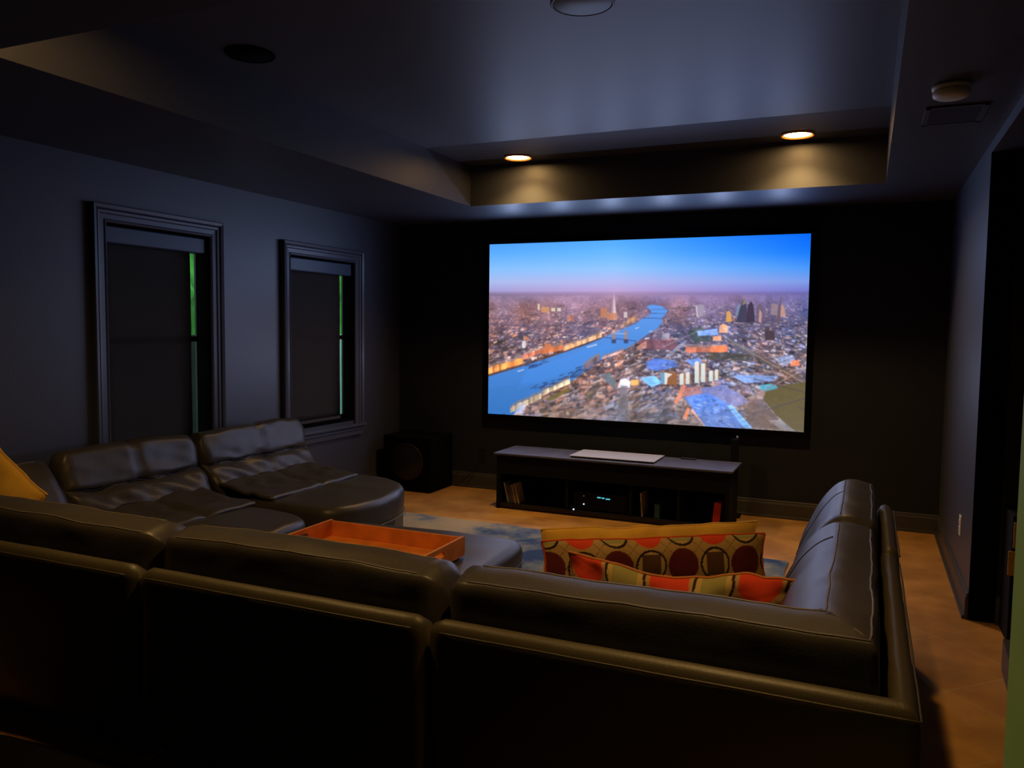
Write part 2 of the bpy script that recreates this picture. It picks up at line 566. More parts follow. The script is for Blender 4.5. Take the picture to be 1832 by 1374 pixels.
def window(idx, W, lab):
    y0, y1, z0, z1 = W
    ym = (y0 + y1) / 2
    # jamb liner is the structure root
    bm = bmesh.new()
    box(bm, XL - T, XL + .002, y0 - .001, y0 + .012, z0, z1); box(bm, XL - T, XL + .002, y1 - .012, y1 + .001, z0, z1)
    box(bm, XL - T, XL + .002, y0, y1, z1 - .012, z1 + .001); box(bm, XL - T, XL + .002, y0, y1, z0 - .001, z0 + .012)
    root = struct('window_%d' % idx, bm, MT['velvet'], lab, 'window')
    for s, yy in ((-1, y0), (1, y1)):
        obj('side_casing', casing_side(W, yy, s, z0 - .03, z1), MT['trim'], root)
    prof = [(0, 0), (0, .018), (.012, .024), (.018, .018), (.045, .02), (.052, .028), (.066, .03), (.072, .024), (.078, .036), (.098, .042), (.104, .034), (.104, 0)]
    bm = bmesh.new()
    a = [bm.verts.new((XL + t, y0 - u, z1 + u)) for u, t in prof]; b = [bm.verts.new((XL + t, y1 + u, z1 + u)) for u, t in prof]
    n = len(a)
    for k in range(n): bm.faces.new((a[k], a[(k + 1) % n], b[(k + 1) % n], b[k]))
    obj('head_casing', bm, MT['trim'], root)
    bm = bmesh.new()
    box(bm, XL - .02, XL + .055, y0 - .13, y1 + .13, z0 - .055, z0 - .03, .006)
    box(bm, XL, XL + .03, y0 - .10, y1 + .10, z0 - .13, z0 - .055, .004)
    box(bm, XL, XL + .04, y0 - .11, y1 + .11, z0 - .085, z0 - .066, .004)
    obj('window_sill', bm, MT['trim'], root)
    # sash frame and two panes
    zm = 1.385
    fr = bmesh.new()
    for (a0, a1, b0, b1) in ((y0 + .012, y0 + .035, z0 + .012, z1 - .012), (y1 - .016, y1 - .012, z0 + .012, z1 - .012), (y0 + .012, y1 - .012, z0 + .012, z0 + .05), (y0 + .012, y1 - .012, z1 - .04, z1 - .012), (y0 + .012, y1 - .012, zm - .018, zm + .018)):
        box(fr, XL - T + .002, XL - T + .018, a0, a1, b0, b1)
    s = obj('window_frame', fr, MT['black'], root)
    obj('pane', bx(XL - T + .007, XL - T + .011, y0 + .03, y1 - .014, z0 + .04, zm - .01), MT['glass'], s)
    obj('pane', bx(XL - T + .007, XL - T + .011, y0 + .03, y1 - .014, zm + .01, z1 - .03), MT['glass'], s)
    return root
window(1, W1, 'taller looking window nearer the camera with dark moulded casing')
window(2, W2, 'window nearer the screen with dark moulded casing and sill')

def shade(W, lab):
    y0, y1, z0, z1 = W
    t = thing('roller_blind', lab, 'blind', (XL, (y0 + y1) / 2, z0), 'roller blinds in the windows')
    rel(obj('cassette', bx(XL - .10, XL - .012, y0 + .016, y1 - .016, z1 - .115, z1 - .014, .008), MT['shadebox'], t), t)
    bm = bmesh.new(); N = 24
    yy0, yy1 = y0 + .02, y1 - .074
    rows = []
    for i in range(N + 1):
        z = z1 - .11 + (z0 + .04 - (z1 - .11)) * i / N
        rows.append([bm.verts.new((XL - .093 + .0015 * math.sin(3 * k + .4 * i), yy0 + (yy1 - yy0) * k / 6, z)) for k in range(7)])
    for a, b in zip(rows, rows[1:]):
        for k in range(6): bm.faces.new((a[k], a[k + 1], b[k + 1], b[k]))
    r = bmesh.ops.solidify(bm, geom=bm.faces[:], thickness=.002)
    rel(obj('shade_fabric', bm, MT['shade'], t, smooth=True), t)
    rel(obj('bottom_bar', bx(XL - .099, XL - .087, yy0, yy1, z0 + .016, z0 + .042, .004), MT['shade'], t), t)
    return t
shade(W1, 'closed dark roller blind in the window nearer the camera, green strip at its edge')
shade(W2, 'closed dark roller blind in the window nearer the screen, blue lit cassette')

# ---- outside, glimpsed through the gaps
bm = bmesh.new()
N1, N2 = 40, 14
g = []
for j in range(N2 + 1):
    g.append([])
    for i in range(N1 + 1):
        y = 5.0 + 7 * i / N1; z = .7 + 4.0 * j / N2
        d = .5 * noise.noise(Vector((y * 2, z * 2, 0))) + .2 * noise.noise(Vector((y * 7, z * 7, 3)))
        g[-1].append(bm.verts.new((-7.8 + d, y, z + .1 * noise.noise(Vector((y * 3, 5, z))))))
for j in range(N2):
    for i in range(N1): bm.faces.new((g[j][i], g[j][i + 1], g[j + 1][i + 1], g[j + 1][i]))
ex = bmesh.ops.extrude_face_region(bm, geom=bm.faces[:])
for v in [e for e in ex['geom'] if isinstance(e, bmesh.types.BMVert)]: v.co.x -= .8
tag(obj('hedge', bm, MT['leaf'], smooth=True), 'bright green hedge outside, glimpsed beside the blinds', 'hedge')
tag(obj('garden_fence', bx(-6.7, -6.5, 5.0, 7.9, -.1, 1.37), MT['fence']), 'dark fence outside, below the hedge beside the first blind', 'fence')
tag(obj('garden_wall', bx(-6.7, -6.5, 7.95, 12, -.1, 1.37), MT['stucco']), 'pale teal wall outside, glimpsed beside the blind nearer the screen', 'wall')
struct('ground', bx(-12, XL - T, 0, 14, -.2, -.1), MT['fence'], 'dark ground outside the windows', 'ground')

# ================================================================== PICTURE PAINTER
PW, PH = 916, 596          # half resolution of an 1832 x 1191 sheet
class Sheet:
    def __init__(s, w_, h_, scale):
        s.a = np.zeros((h_, w_, 3)); s.s = scale; s.w = w_; s.h = h_
    def poly(s, pts, col, alpha=1., noise_=0, col2=None):
        P = np.array(pts, float) * s.s
        x0 = max(0, int(P[:, 0].min())); x1 = min(s.w, int(P[:, 0].max()) + 2)
        y0 = max(0, int(P[:, 1].min())); y1 = min(s.h, int(P[:, 1].max()) + 2)
        if x1 <= x0 or y1 <= y0: return
        X, Y = np.meshgrid(np.arange(x0, x1) + .5, np.arange(y0, y1) + .5)
        ins = np.zeros(X.shape, bool)
        n = len(P)
        for i in range(n):
            (ax, ay), (bx_, by) = P[i], P[(i + 1) % n]
            if ay == by: continue
            c = ((ay > Y) != (by > Y)) & (X < (bx_ - ax) * (Y - ay) / (by - ay) + ax)
            ins ^= c
        c = np.array(col, float)[None, None, :] * np.ones(X.shape + (1,))
        if col2 is not None:
            t = ((Y - y0) / max(1, y1 - y0))[..., None]
            c = c * (1 - t) + np.array(col2, float) * t
        if noise_:
            c = c + (rs.rand(*X.shape) - .5)[..., None] * noise_
        sub = s.a[y0:y1, x0:x1]
        sub[ins] = sub[ins] * (1 - alpha) + c[ins] * alpha

def blur(a, k=1):
    for _ in range(k):
        b = a.copy()
        b[1:-1, 1:-1] = (a[1:-1, 1:-1] * 4 + a[:-2, 1:-1] * 1.5 + a[2:, 1:-1] * 1.5 + a[1:-1, :-2] * 1.5 + a[1:-1, 2:] * 1.5) / 10
        a = b
    return a

def paint_city():
    S = Sheet(PW, PH, .5)
    Y, X = np.meshgrid(np.arange(PH) * 2., np.arange(PW) * 2., indexing='ij')
    u = X / 1832
    # sky
    st = [(60, (62, 140, 248), (70, 158, 255), (0, 98, 240)), (160, (85, 165, 252), (100, 178, 255), (18, 115, 245)), (250, (130, 185, 246), (142, 192, 250), (70, 145, 240)),
          (320, (165, 182, 230), (176, 180, 232), (118, 150, 225)), (370, (158, 152, 205), (186, 160, 212), (112, 116, 200)), (400, (112, 100, 130), (150, 120, 155), (86, 84, 150))]
    def ramp(rows, yy):
        out = np.zeros(yy.shape + (3,))
        ys = [r[0] for r in rows]
        for c in range(3):
            L = np.interp(yy, ys, [r[1][c] for r in rows]); Mi = np.interp(yy, ys, [r[2][c] for r in rows]); R = np.interp(yy, ys, [r[3][c] for r in rows])
            out[..., c] = np.where(u < .4, L + (Mi - L) * u / .4, Mi + (R - Mi) * (u - .4) / .6)
        return out
    hy = 388 + 6 * np.sin(u * 3)
    sky = ramp(st, Y)
    gr = [(388, (118, 104, 132), (146, 116, 148), (98, 92, 146)), (450, (118, 92, 104), (126, 98, 118), (92, 84, 122)), (560, (96, 74, 84), (100, 82, 100), (80, 74, 100)),
          (750, (80, 68, 80), (84, 74, 86), (76, 70, 82)), (950, (74, 68, 76), (84, 78, 84), (86, 80, 78)), (1180, (100, 94, 92), (112, 104, 100), (116, 108, 86))]
    gnd = ramp(gr, Y)
    S.a = np.where((Y < hy)[..., None], sky, gnd)
    # city fabric: broad darker quarters and parks first
    for _ in range(150):
        y = 420 + 720 * rs.rand(); x = 1832 * rs.rand(); q = 12 + 130 * (y - 385) / 760
        S.poly([(x, y), (x + q * 1.6, y - q * .25), (x + q * 1.9, y - q * .05), (x + q * .4, y + q * .3)], ((54, 50, 44), (66, 60, 70), (92, 84, 88), (48, 44, 56))[rs.randint(4)], .5)
    pal = [(215, 188, 180), (160, 124, 116), (66, 54, 64), (80, 70, 88), (118, 124, 165), (196, 138, 108), (52, 46, 54), (136, 114, 124), (104, 84, 88), (172, 158, 174), (200, 160, 140)]
    items = []
    for _ in range(10000):
        y = 392 + 760 * rs.rand() ** 1.6; items.append((y, rs.rand() * 1832))
    items.sort()
    for y, x in items:
        t = (y - 385) / 760
        s = 3.2 + 50 * t
        wdt = s * (.3 + 1.2 * rs.rand() ** 2); h = s * (.15 + .4 * rs.rand() ** 1.5); sk = (.25 + .3 * rs.rand()) * wdt * (1 if x > 700 else -.4)
        rise = ((.22 if x > 1000 else -.25) + .12 * rs.randn()) * wdt
        c = np.array(pal[rs.randint(len(pal))], float)
        left = x < 900 - (y - 450) * .4
        if left: c = c * (1.06, .95, .90)
        elif y > 560: c = c * (.93, .96, 1.04)
        bright = rs.rand()
        if bright > .94: c = np.array((225, 205, 200)) if left else np.array((190, 200, 228))
        haze = max(0, 1 - t * 3.2) * .5
        hz = np.array((140, 115, 145))
        if y > 880: haze = max(haze, (y - 880) / 300 * .6); hz = np.array((108, 100, 98)) if haze > .1 else hz
        c = c * (1 - haze) + hz * haze
        al = (.4 + .45 * rs.rand()) if y < 800 else .5
        S.poly([(x, y), (x + wdt, y + rise), (x + wdt + sk * .5, y + rise - h), (x + sk * .5, y - h)], c, al)
        if rs.rand() > .45:
            S.poly([(x, y), (x + wdt, y + rise), (x + wdt, y + rise + h * .5), (x, y + h * .5)], c * .55, al)
    def light_row(x0, y0, x1, y1, h, col, n, jit=.3):
        for i in range(n):
            t0, t1 = i / n, (i + 1.02) / n
            ya, yb = y0 + (y1 - y0) * t0, y0 + (y1 - y0) * t1
            xa, xb = x0 + (x1 - x0) * t0, x0 + (x1 - x0) * t1
            hh = h * (1 - jit * .4 + .8 * jit * rs.rand()); cc = np.array(col) * (.75 + .45 * rs.rand())
            S.poly([(xa, ya), (xb, yb), (xb, yb - hh), (xa, ya - hh)], np.minimum(cc, 255), .9)
            S.poly([(xa, ya - hh), (xb, yb - hh), (xb, yb - hh * 1.5), (xa, ya - hh * 1.5)], (150, 120, 110), .6)
    # river
    riv = [(30, 832), (130, 806), (230, 772), (330, 742), (440, 706), (560, 666), (660, 626), (730, 596), (800, 566), (850, 545), (880, 520), (918, 505), (930, 480), (905, 455), (930, 445), (985, 452), (1020, 478), (1005, 500), (985, 520), (990, 545), (962, 575), (925, 596), (890, 620), (838, 655), (790, 685), (735, 705), (680, 730), (620, 765), (570, 800), (520, 842), (470, 868), (400, 895), (340, 925), (300, 958), (230, 990), (170, 1045), (30, 1040)]
    S.poly(riv, (96, 152, 232), 1, 6, (48, 112, 190))
    S.poly([(250, 800), (560, 690), (760, 640), (640, 730), (420, 830), (200, 900)], (70, 146, 245), .3)
    S.poly([(30, 900), (300, 860), (200, 1000), (30, 1040)], (52, 112, 180), .25)
    # bank edges
    S.poly([(40, 832), (230, 776), (330, 744), (560, 668), (660, 628), (660, 620), (560, 656), (330, 730), (230, 762), (40, 815)], (70, 50, 50), .8)
    light_row(40, 820, 232, 762, 34, (232, 140, 70), 16)
    light_row(232, 742, 330, 706, 26, (170, 96, 74), 8)
    light_row(332, 712, 450, 690, 30, (215, 120, 78), 9)
    light_row(452, 696, 660, 620, 24, (232, 168, 116), 20)
    light_row(760, 575, 850, 535, 16, (150, 120, 110), 8)
    light_row(800, 548, 845, 522, 18, (215, 150, 110), 5)
    # bridges over the river
    for (a, b, c, d, wd) in ((668, 618, 852, 640, 5), (885, 515, 1000, 518, 4), (920, 490, 1010, 492, 3), (930, 470, 1012, 470, 3)):
        S.poly([(a, b), (c, d), (c, d + wd), (a, b + wd)], (62, 84, 140), .9)
    for tx in (726, 792):
        S.poly([(tx - 10, 640), (tx + 10, 640), (tx + 9, 590), (tx + 4, 580), (tx - 4, 580), (tx - 9, 590)], (150, 130, 140), .95)
        S.poly([(tx - 13, 655), (tx + 13, 655), (tx + 11, 632), (tx - 11, 632)], (60, 70, 110), .95)
    S.poly([(730, 598), (790, 600), (790, 604), (730, 602)], (200, 190, 210), .9)
    S.poly([(670, 618), (700, 612), (720, 596), (720, 600), (704, 618)], (120, 150, 200), .8)
    # jetties, boats
    for i in range(60):
        t = rs.rand(); x = 300 + 260 * t + 14 * rs.randn(); y = 905 - 112 * t + 9 * rs.randn()
        S.poly([(x, y), (x + 22, y - 9), (x + 24, y - 6), (x + 3, y + 4)], (38, 52, 92), .8)
    for i in range(14):
        t = rs.rand(); x = 240 + 110 * t; y = 785 - 35 * t + 6 * rs.randn()
        S.poly([(x, y), (x + 26, y - 7), (x + 26, y - 3), (x + 2, y + 4)], (40, 52, 96), .75)
    for (x, y, l) in ((575, 672, 60), (198, 802, 38), (840, 572, 26), (915, 590, 22), (515, 786, 40)):
        S.poly([(x, y), (x + l, y - l * .28), (x + l, y - l * .14), (x + 6, y + 6)], (190, 205, 235) if l != 40 else (50, 66, 110), .85)
    # near bank bright quay buildings
    light_row(160, 1030, 330, 950, 30, (205, 176, 140), 14)
    light_row(335, 935, 485, 872, 26, (225, 200, 164), 12)
    S.poly([(350, 955), (480, 890), (490, 910), (380, 965)], (96, 84, 40), .8)
    S.poly([(205, 985), (250, 975), (235, 1030), (180, 1035)], (170, 180, 215), .7)
    light_row(560, 800, 650, 745, 30, (120, 96, 104), 10)
    light_row(660, 742, 780, 700, 14, (206, 160, 160), 10)
    # dock basin, park and roads
    S.poly([(655, 830), (700, 810), (745, 870), (720, 900)], (92, 104, 116), .9)
    S.poly([(745, 895), (815, 895), (815, 860), (790, 845), (760, 850)], (205, 205, 215), .8)
    S.poly([(818, 852), (860, 852), (862, 880), (820, 882)], (206, 150, 80), .9)
    S.poly([(762, 885), (800, 885), (808, 1090), (740, 1085)], (104, 100, 112), .85)
    S.poly([(560, 930), (640, 860), (660, 880), (600, 960)], (60, 58, 50), .6)
    S.poly([(1310, 620), (1350, 625), (1770, 850), (1770, 890), (1500, 740)], (86, 76, 80), .85)
    S.poly([(1330, 625), (1336, 625), (1765, 868), (1765, 874)], (150, 135, 130), .8)
    S.poly([(1240, 690), (1480, 720), (1460, 750), (1230, 745)], (64, 58, 46), .7)
    S.poly([(1130, 590), (1200, 560), (1260, 640), (1160, 655)], (58, 66, 62), .8)
    S.poly([(1560, 900), (1790, 860), (1770, 1140), (1690, 1120), (1600, 1030), (1540, 960)], (100, 90, 58), .93, 10)
    S.poly([(1410, 960), (1540, 960), (1660, 1120), (1480, 1115)], (98, 82, 82), .85, 10)
    S.poly([(1570, 1075), (1640, 1070), (1720, 1135), (1640, 1125)], (170, 170, 180), .5, 40)
    # slab of museum like red brick block and castle walls
    S.poly([(860, 650), (880, 632), (1060, 636), (1072, 665), (1060, 690), (880, 685)], (112, 72, 80), .9, 14)
    S.poly([(850, 672), (905, 640), (905, 680), (850, 690)], (190, 132, 116), .8)
    S.poly([(990, 600), (1030, 600), (1030, 625), (990, 625)], (150, 140, 150), .8)
    S.poly([(1035, 700), (1115, 635), (1122, 650), (1045, 715)], (148, 150, 176), .7)
    # blue roofs
    S.poly([(895, 760), (950, 735), (1060, 745), (1080, 780), (960, 805), (905, 790)], (84, 118, 205), .85, 30)
    S.poly([(868, 842), (945, 828), (992, 868), (930, 892)], (112, 172, 235), .95, 20)
    S.poly([(1115, 745), (1200, 735), (1210, 770), (1150, 775)], (100, 140, 220), .8)
    S.poly([(1180, 590), (1290, 575), (1296, 610), (1185, 615)], (128, 160, 222), .8)
    S.poly([(1370, 830), (1500, 825), (1620, 835), (1600, 862), (1440, 872)], (128, 160, 226), .75, 60)
    S.poly([(1515, 885), (1600, 873), (1622, 900), (1560, 915), (1525, 908)], (86, 160, 186), .95)
    S.poly([(1600, 735), (1700, 720), (1730, 770), (1640, 775)], (150, 170, 220), .6, 60)
    S.poly([(1110, 950), (1180, 900), (1320, 880), (1420, 930), (1470, 975), (1395, 1000), (1260, 985)], (112, 116, 168), .9, 16)
    S.poly([(1110, 950), (1240, 925), (1350, 985), (1440, 1118), (1218, 1108), (1150, 1000)], (86, 128, 220), .9, 46)
    S.poly([(1345, 995), (1370, 990), (1482, 1115), (1440, 1118), (1400, 1070)], (122, 182, 250), 1)
    for k in range(5):
        S.poly([(1362 + 20 * k, 1015 + 22 * k), (1386 + 20 * k, 1010 + 22 * k), (1387 + 20 * k, 1013 + 22 * k), (1363 + 20 * k, 1018 + 22 * k)], (70, 110, 190), .9)
    for _ in range(60):
        x = 1160 + 200 * rs.rand(); y = 950 + 140 * rs.rand()
        S.poly([(x, y), (x + 30 * rs.rand() + 8, y + 10), (x + 22, y + 14), (x - 4, y + 6)], (150, 182, 240) if rs.rand() > .4 else (56, 84, 160), .5)
    # rusty facades
    light_row(1088, 960, 1120, 890, 60, (190, 112, 96), 4)
    S.poly([(1090, 895), (1200, 890), (1210, 925), (1100, 945)], (160, 108, 108), .8, 20)
    S.poly([(1100, 1060), (1128, 1000), (1140, 1010), (1120, 1075)], (240, 130, 86), .85)
    S.poly([(1050, 975), (1085, 920), (1095, 930), (1070, 985)], (206, 120, 96), .8)
    S.poly([(1155, 1010), (1225, 1105), (1216, 1105), (1146, 1020)], (226, 160, 140), .8)
    light_row(1118, 706, 1345, 700, 28, (190, 108, 84), 12)
    S.poly([(1262, 705), (1268, 672), (1335, 665), (1348, 690), (1330, 705)], (222, 110, 66), .9, 24)
    S.poly([(1300, 598), (1302, 560), (1325, 548), (1348, 562), (1345, 598)], (214, 150, 110), .9, 20)
    S.poly([(1265, 642), (1266, 618), (1310, 614), (1314, 640)], (214, 146, 104), .9)
    S.poly([(1690, 780), (1692, 750), (1735, 748), (1740, 778)], (222, 120, 80), .85)
    # uneven light over the town, and small roofs breaking up the larger shapes
    S.a = np.where((Y > 388)[..., None], blur(S.a, 1), S.a)
    river = Sheet(PW, PH, .5); river.poly(riv, (1, 1, 1)); river.poly([(1560, 900), (1790, 860), (1770, 1140), (1690, 1120), (1600, 1030), (1540, 960)], (1, 1, 1))
    rm = river.a[..., 0]
    # streets
    for k in range(26):
        y = 470 + 26 * k * (1 + k / 60); 
        if y > 1100: break
        x = 900 + 850 * rs.rand(); L = 120 + 400 * (y - 400) / 700; dy = L * (.25 + .3 * rs.rand()) * (1 if rs.rand() > .4 else -1); wd = 2 + 8 * (y - 400) / 700
        S.poly([(x, y), (x + L, y + dy), (x + L, y + dy + wd), (x, y + wd)], (78, 72, 80) if rs.rand() > .4 else (140, 130, 136), .6)
    def fld(cell, amp):
        gy, gx = PH // cell + 2, PW // cell + 2
        g = rs.randn(gy, gx); yy = np.arange(PH) / cell; xx = np.arange(PW) / cell
        y0 = yy.astype(int); x0 = xx.astype(int); fy = (yy - y0)[:, None]; fx = (xx - x0)[None]
        fy = fy * fy * (3 - 2 * fy); fx = fx * fx * (3 - 2 * fx)
        return amp * ((g[y0][:, x0] * (1 - fx) + g[y0][:, x0 + 1] * fx) * (1 - fy) + (g[y0 + 1][:, x0] * (1 - fx) + g[y0 + 1][:, x0 + 1] * fx) * fy)
    town = (Y > 392) & (rm < .5)
    f = (1.2 + fld(44, .07) + fld(16, .08) + fld(6, .04))[..., None]
    S.a = np.where(town[..., None], S.a * f, S.a)
    tint = fld(60, 1)[..., None] * np.array((7, 0, -8)); S.a = np.where(town[..., None], S.a + tint, S.a)
    for _ in range(900):
        y = 400 + 740 * rs.rand() ** 1.4; x = 40 + 1740 * rs.rand()
        if rm[min(PH - 1, int(y / 2)), min(PW - 1, int(x / 2))] > .5: continue
        t = (y - 385) / 760; q = 2.5 + 15 * t
        w2 = q * (.4 + 1.4 * rs.rand()); h2 = q * (.2 + .5 * rs.rand()); r_ = rs.rand()
        left = x < 900 - (y - 450) * .4
        c = (232, 205, 190) if r_ > .8 else ((226, 160, 118) if r_ > .68 else ((170, 186, 226) if (r_ > .5 and not left) else ((58, 44, 50) if r_ > .2 else (60, 62, 48))))
        rs_ = (rs.rand() - .6) * w2 * .5
        S.poly([(x, y), (x + w2, y + rs_), (x + w2 * 1.1, y + rs_ - h2), (x + w2 * .1, y - h2)], c, .5 if y < 850 else .3)
    # white slab blocks
    S.poly([(980, 878), (980, 815), (1045, 808), (1070, 825), (1070, 880)], (150, 96, 60), .9)
    S.poly([(980, 872), (980, 815), (1002, 812), (1002, 876)], (110, 160, 200), .95)
    S.poly([(1002, 876), (1002, 812), (1046, 822), (1020, 840), (1014, 878)], (225, 225, 222), .95)
    for (a, b, c, d) in ((1085, 1112, 822, 880), (1118, 1144, 816, 876), (1166, 1196, 758, 870), (1200, 1230, 768, 866), (1244, 1272, 808, 862), (1276, 1300, 802, 856)):
        S.poly([(a, d), (a, c), ((a + b) / 2, c - 6), (b, c), (b, d)], (232, 228, 220), .97, 8, (198, 214, 216))
        S.poly([(b - 5, d), (b - 5, c), (b, c), (b, d)], (150, 96, 66), .8)
    # distant landmarks
    S.poly([(706, 528), (716, 470), (725, 376), (729, 376), (738, 470), (748, 528)], (190, 160, 172), .85)
    S.poly([(724, 528), (727, 380), (731, 420), (738, 528)], (224, 208, 222), .9)
    for (a, b, c, d, col) in ((655, 690, 462, 516, (190, 126, 96)), (692, 745, 490, 526, (200, 130, 100)), (472, 490, 502, 534, (200, 130, 108)), (492, 508, 498, 534, (172, 110, 96)), (312, 322, 440, 472, (236, 214, 180)), (332, 375, 456, 486, (206, 150, 104)), (386, 408, 462, 480, (226, 216, 180)),
                            (418, 438, 462, 480, (226, 216, 200)), (226, 246, 640, 678, (226, 226, 232)), (780, 800, 484, 516, (214, 196, 196)), (350, 384, 655, 690, (210, 120, 80))):
        S.poly([(a, d), (a, c), (b, c), (b, d)], col, .85, 16)
    S.poly([(1180, 510), (1170, 450), (1195, 444), (1220, 450), (1212, 508)], (160, 150, 172), .9)
    S.poly([(1172, 452), (1180, 508), (1184, 508), (1178, 452)], (220, 205, 205), .9)
    S.poly([(1338, 540), (1340, 490), (1352, 478), (1364, 490), (1370, 538)], (220, 160, 90), .95)
    S.poly([(1372, 535), (1378, 510), (1384, 535)], (200, 130, 70), .9)
    S.poly([(1388, 500), (1400, 448), (1420, 446), (1410, 520)], (120, 140, 170), .8)
    S.poly([(1392, 542), (1412, 470), (1425, 430), (1440, 410), (1450, 440), (1455, 545)], (66, 62, 86), .95)
    S.poly([(1424, 450), (1438, 408), (1450, 440)], (170, 160, 120), .6)
    S.poly([(1448, 545), (1456, 450), (1475, 428), (1488, 450), (1496, 540)], (62, 52, 72), .95)
    S.poly([(1498, 520), (1506, 450), (1526, 438), (1540, 470), (1548, 530), (1520, 550)], (110, 92, 112), .9)
    S.poly([(1516, 540), (1520, 470), (1532, 490), (1530, 545)], (206, 160, 160), .8)
    S.poly([(1580, 500), (1585, 440), (1620, 445), (1618, 505)], (150, 130, 140), .85)
    S.poly([(1634, 510), (1640, 440), (1660, 470), (1662, 512)], (200, 150, 130), .8)
    S.poly([(1610, 540), (1628, 450), (1637, 398), (1641, 400), (1630, 545)], (110, 84, 96), .9)
    S.poly([(1550, 640), (1552, 590), (1600, 585), (1605, 640)], (70, 56, 66), .9)
    # haze at the horizon
    hz = np.clip(1 - np.abs(Y - 392) / 34, 0, 1)[..., None] * .55 * (Y > 372)[..., None]
    col = ramp([(0, (128, 108, 140), (168, 136, 168), (104, 100, 160)), (2000, (128, 108, 140), (168, 136, 168), (104, 100, 160))], Y)
    S.a = S.a * (1 - hz) + col * hz
    bt = np.clip((Y - 900) / 280, 0, 1)[..., None] * .35 * (X > 330)[..., None]
    S.a = S.a * (1 - bt) + np.array((118, 110, 104)) * bt
    return blur(S.a, 2)

def to_lin(a):
    a = np.clip(a, 0, 255) / 255
    return np.where(a <= .04045, a / 12.92, ((a + .055) / 1.055) ** 2.4)

def homography(src, dst):
    A = []
    for (x, y), (u, v) in zip(src, dst):
        A.append([x, y, 1, 0, 0, 0, -u * x, -u * y, -u]); A.append([0, 0, 0, x, y, 1, -v * x, -v * y, -v])
    _, _, V = np.linalg.svd(np.array(A, float)); return V[-1].reshape(3, 3)

def colour_grid(name, nx, ny, pos, col, matl, parent=None):
    """grid mesh, pos(nx*ny,3), colour per vertex (linear)"""
    me = bpy.data.meshes.new(name)
    ii = np.arange(nx * ny).reshape(ny, nx)
    q = np.stack([ii[:-1, :-1], ii[:-1, 1:], ii[1:, 1:], ii[1:, :-1]], -1).reshape(-1, 4)
    me.vertices.add(nx * ny); me.vertices.foreach_set('co', pos.astype(np.float32).ravel())
    me.loops.add(q.size); me.loops.foreach_set('vertex_index', q.ravel().astype(np.int32))
    me.polygons.add(len(q)); me.polygons.foreach_set('loop_start', (np.arange(len(q)) * 4).astype(np.int32))
    me.update(calc_edges=True)
    ca = me.color_attributes.new('paint', 'FLOAT_COLOR', 'POINT')
    ca.data.foreach_set('color', np.concatenate([col, np.ones((len(col), 1))], 1).astype(np.float32).ravel())
    me.materials.append(matl)
    o = bpy.data.objects.new(name, me); C.objects.link(o)
    if parent: o.parent = parent
    return o

# ---- projection screen
SX0, SZ0, SW = -3.1377, .7021, 2.7158
SH = SW * 9 / 16; SY = YF - .04
scr = thing('projection_screen', 'large wall screen showing an aerial view of a river city at dusk', 'screen', (SX0 + SW / 2, YF, SZ0))
nx, ny = 640, 360
U, V = np.meshgrid(np.linspace(0, 1, nx), np.linspace(0, 1, ny))
H = homography([(0, 0), (1, 0), (1, 1), (0, 1)], [(52, 118), (1800, 62), (1762, 1138), (38, 1031)])
w_ = H[2, 0] * U + H[2, 1] * V + H[2, 2]
px = (H[0, 0] * U + H[0, 1] * V + H[0, 2]) / w_ * .5; py = (H[1, 0] * U + H[1, 1] * V + H[1, 2]) / w_ * .5
sheet = to_lin(paint_city())
xi = np.clip(px, 0, PW - 2); yi = np.clip(py, 0, PH - 2); xf = (xi % 1)[..., None]; yf = (yi % 1)[..., None]; xi = xi.astype(int); yi = yi.astype(int)
colr = (sheet[yi, xi] * (1 - xf) + sheet[yi, xi + 1] * xf) * (1 - yf) + (sheet[yi + 1, xi] * (1 - xf) + sheet[yi + 1, xi + 1] * xf) * yf
pos = np.stack([U * SW - SW / 2, np.full_like(U, SY - YF), (1 - V) * SH], -1).reshape(-1, 3)
colour_grid('picture', nx, ny, pos, colr.reshape(-1, 3), attr_mat('screen_picture', 'paint', True, SCREEN_E), scr)
bm = bmesh.new(); B = .045
a, b = SX0, SX0 + SW
box(bm, a - B, b + B, SY - .012, YF - .002, SZ0 + SH, SZ0 + SH + B, .004); box(bm, a - B, b + B, SY - .012, YF - .002, SZ0 - B, SZ0, .004)
box(bm, a - B, a, SY - .012, YF - .002, SZ0, SZ0 + SH, .004); box(bm, b, b + B, SY - .012, YF - .002, SZ0, SZ0 + SH, .004)
rel(obj('border_frame', bm, MT['velvet'], scr), scr)
rel(obj('backing_panel', bx(a, b, SY + .004, YF - .004, SZ0, SZ0 + SH), MT['matteblack'], scr), scr)

for i in range(6):  # unseen spots added before the screen to brighten the room
    for j in range(2):
        ld = bpy.data.lights.new('picture_fill', 'SPOT'); ld.energy = SCREEN_FILL; ld.color = (.50, .62, 1.0)
        ld.spot_size = math.radians(176); ld.spot_blend = .8; ld.shadow_soft_size = 0
        lo = bpy.data.objects.new('picture_fill', ld); C.objects.link(lo); lo.parent = scr
        lo.location = ((i - 2.5) * SW / 6, SY - YF - .02, SH * (.3 + .6 * j)); lo.rotation_euler = (-PI / 2, 0, 0)

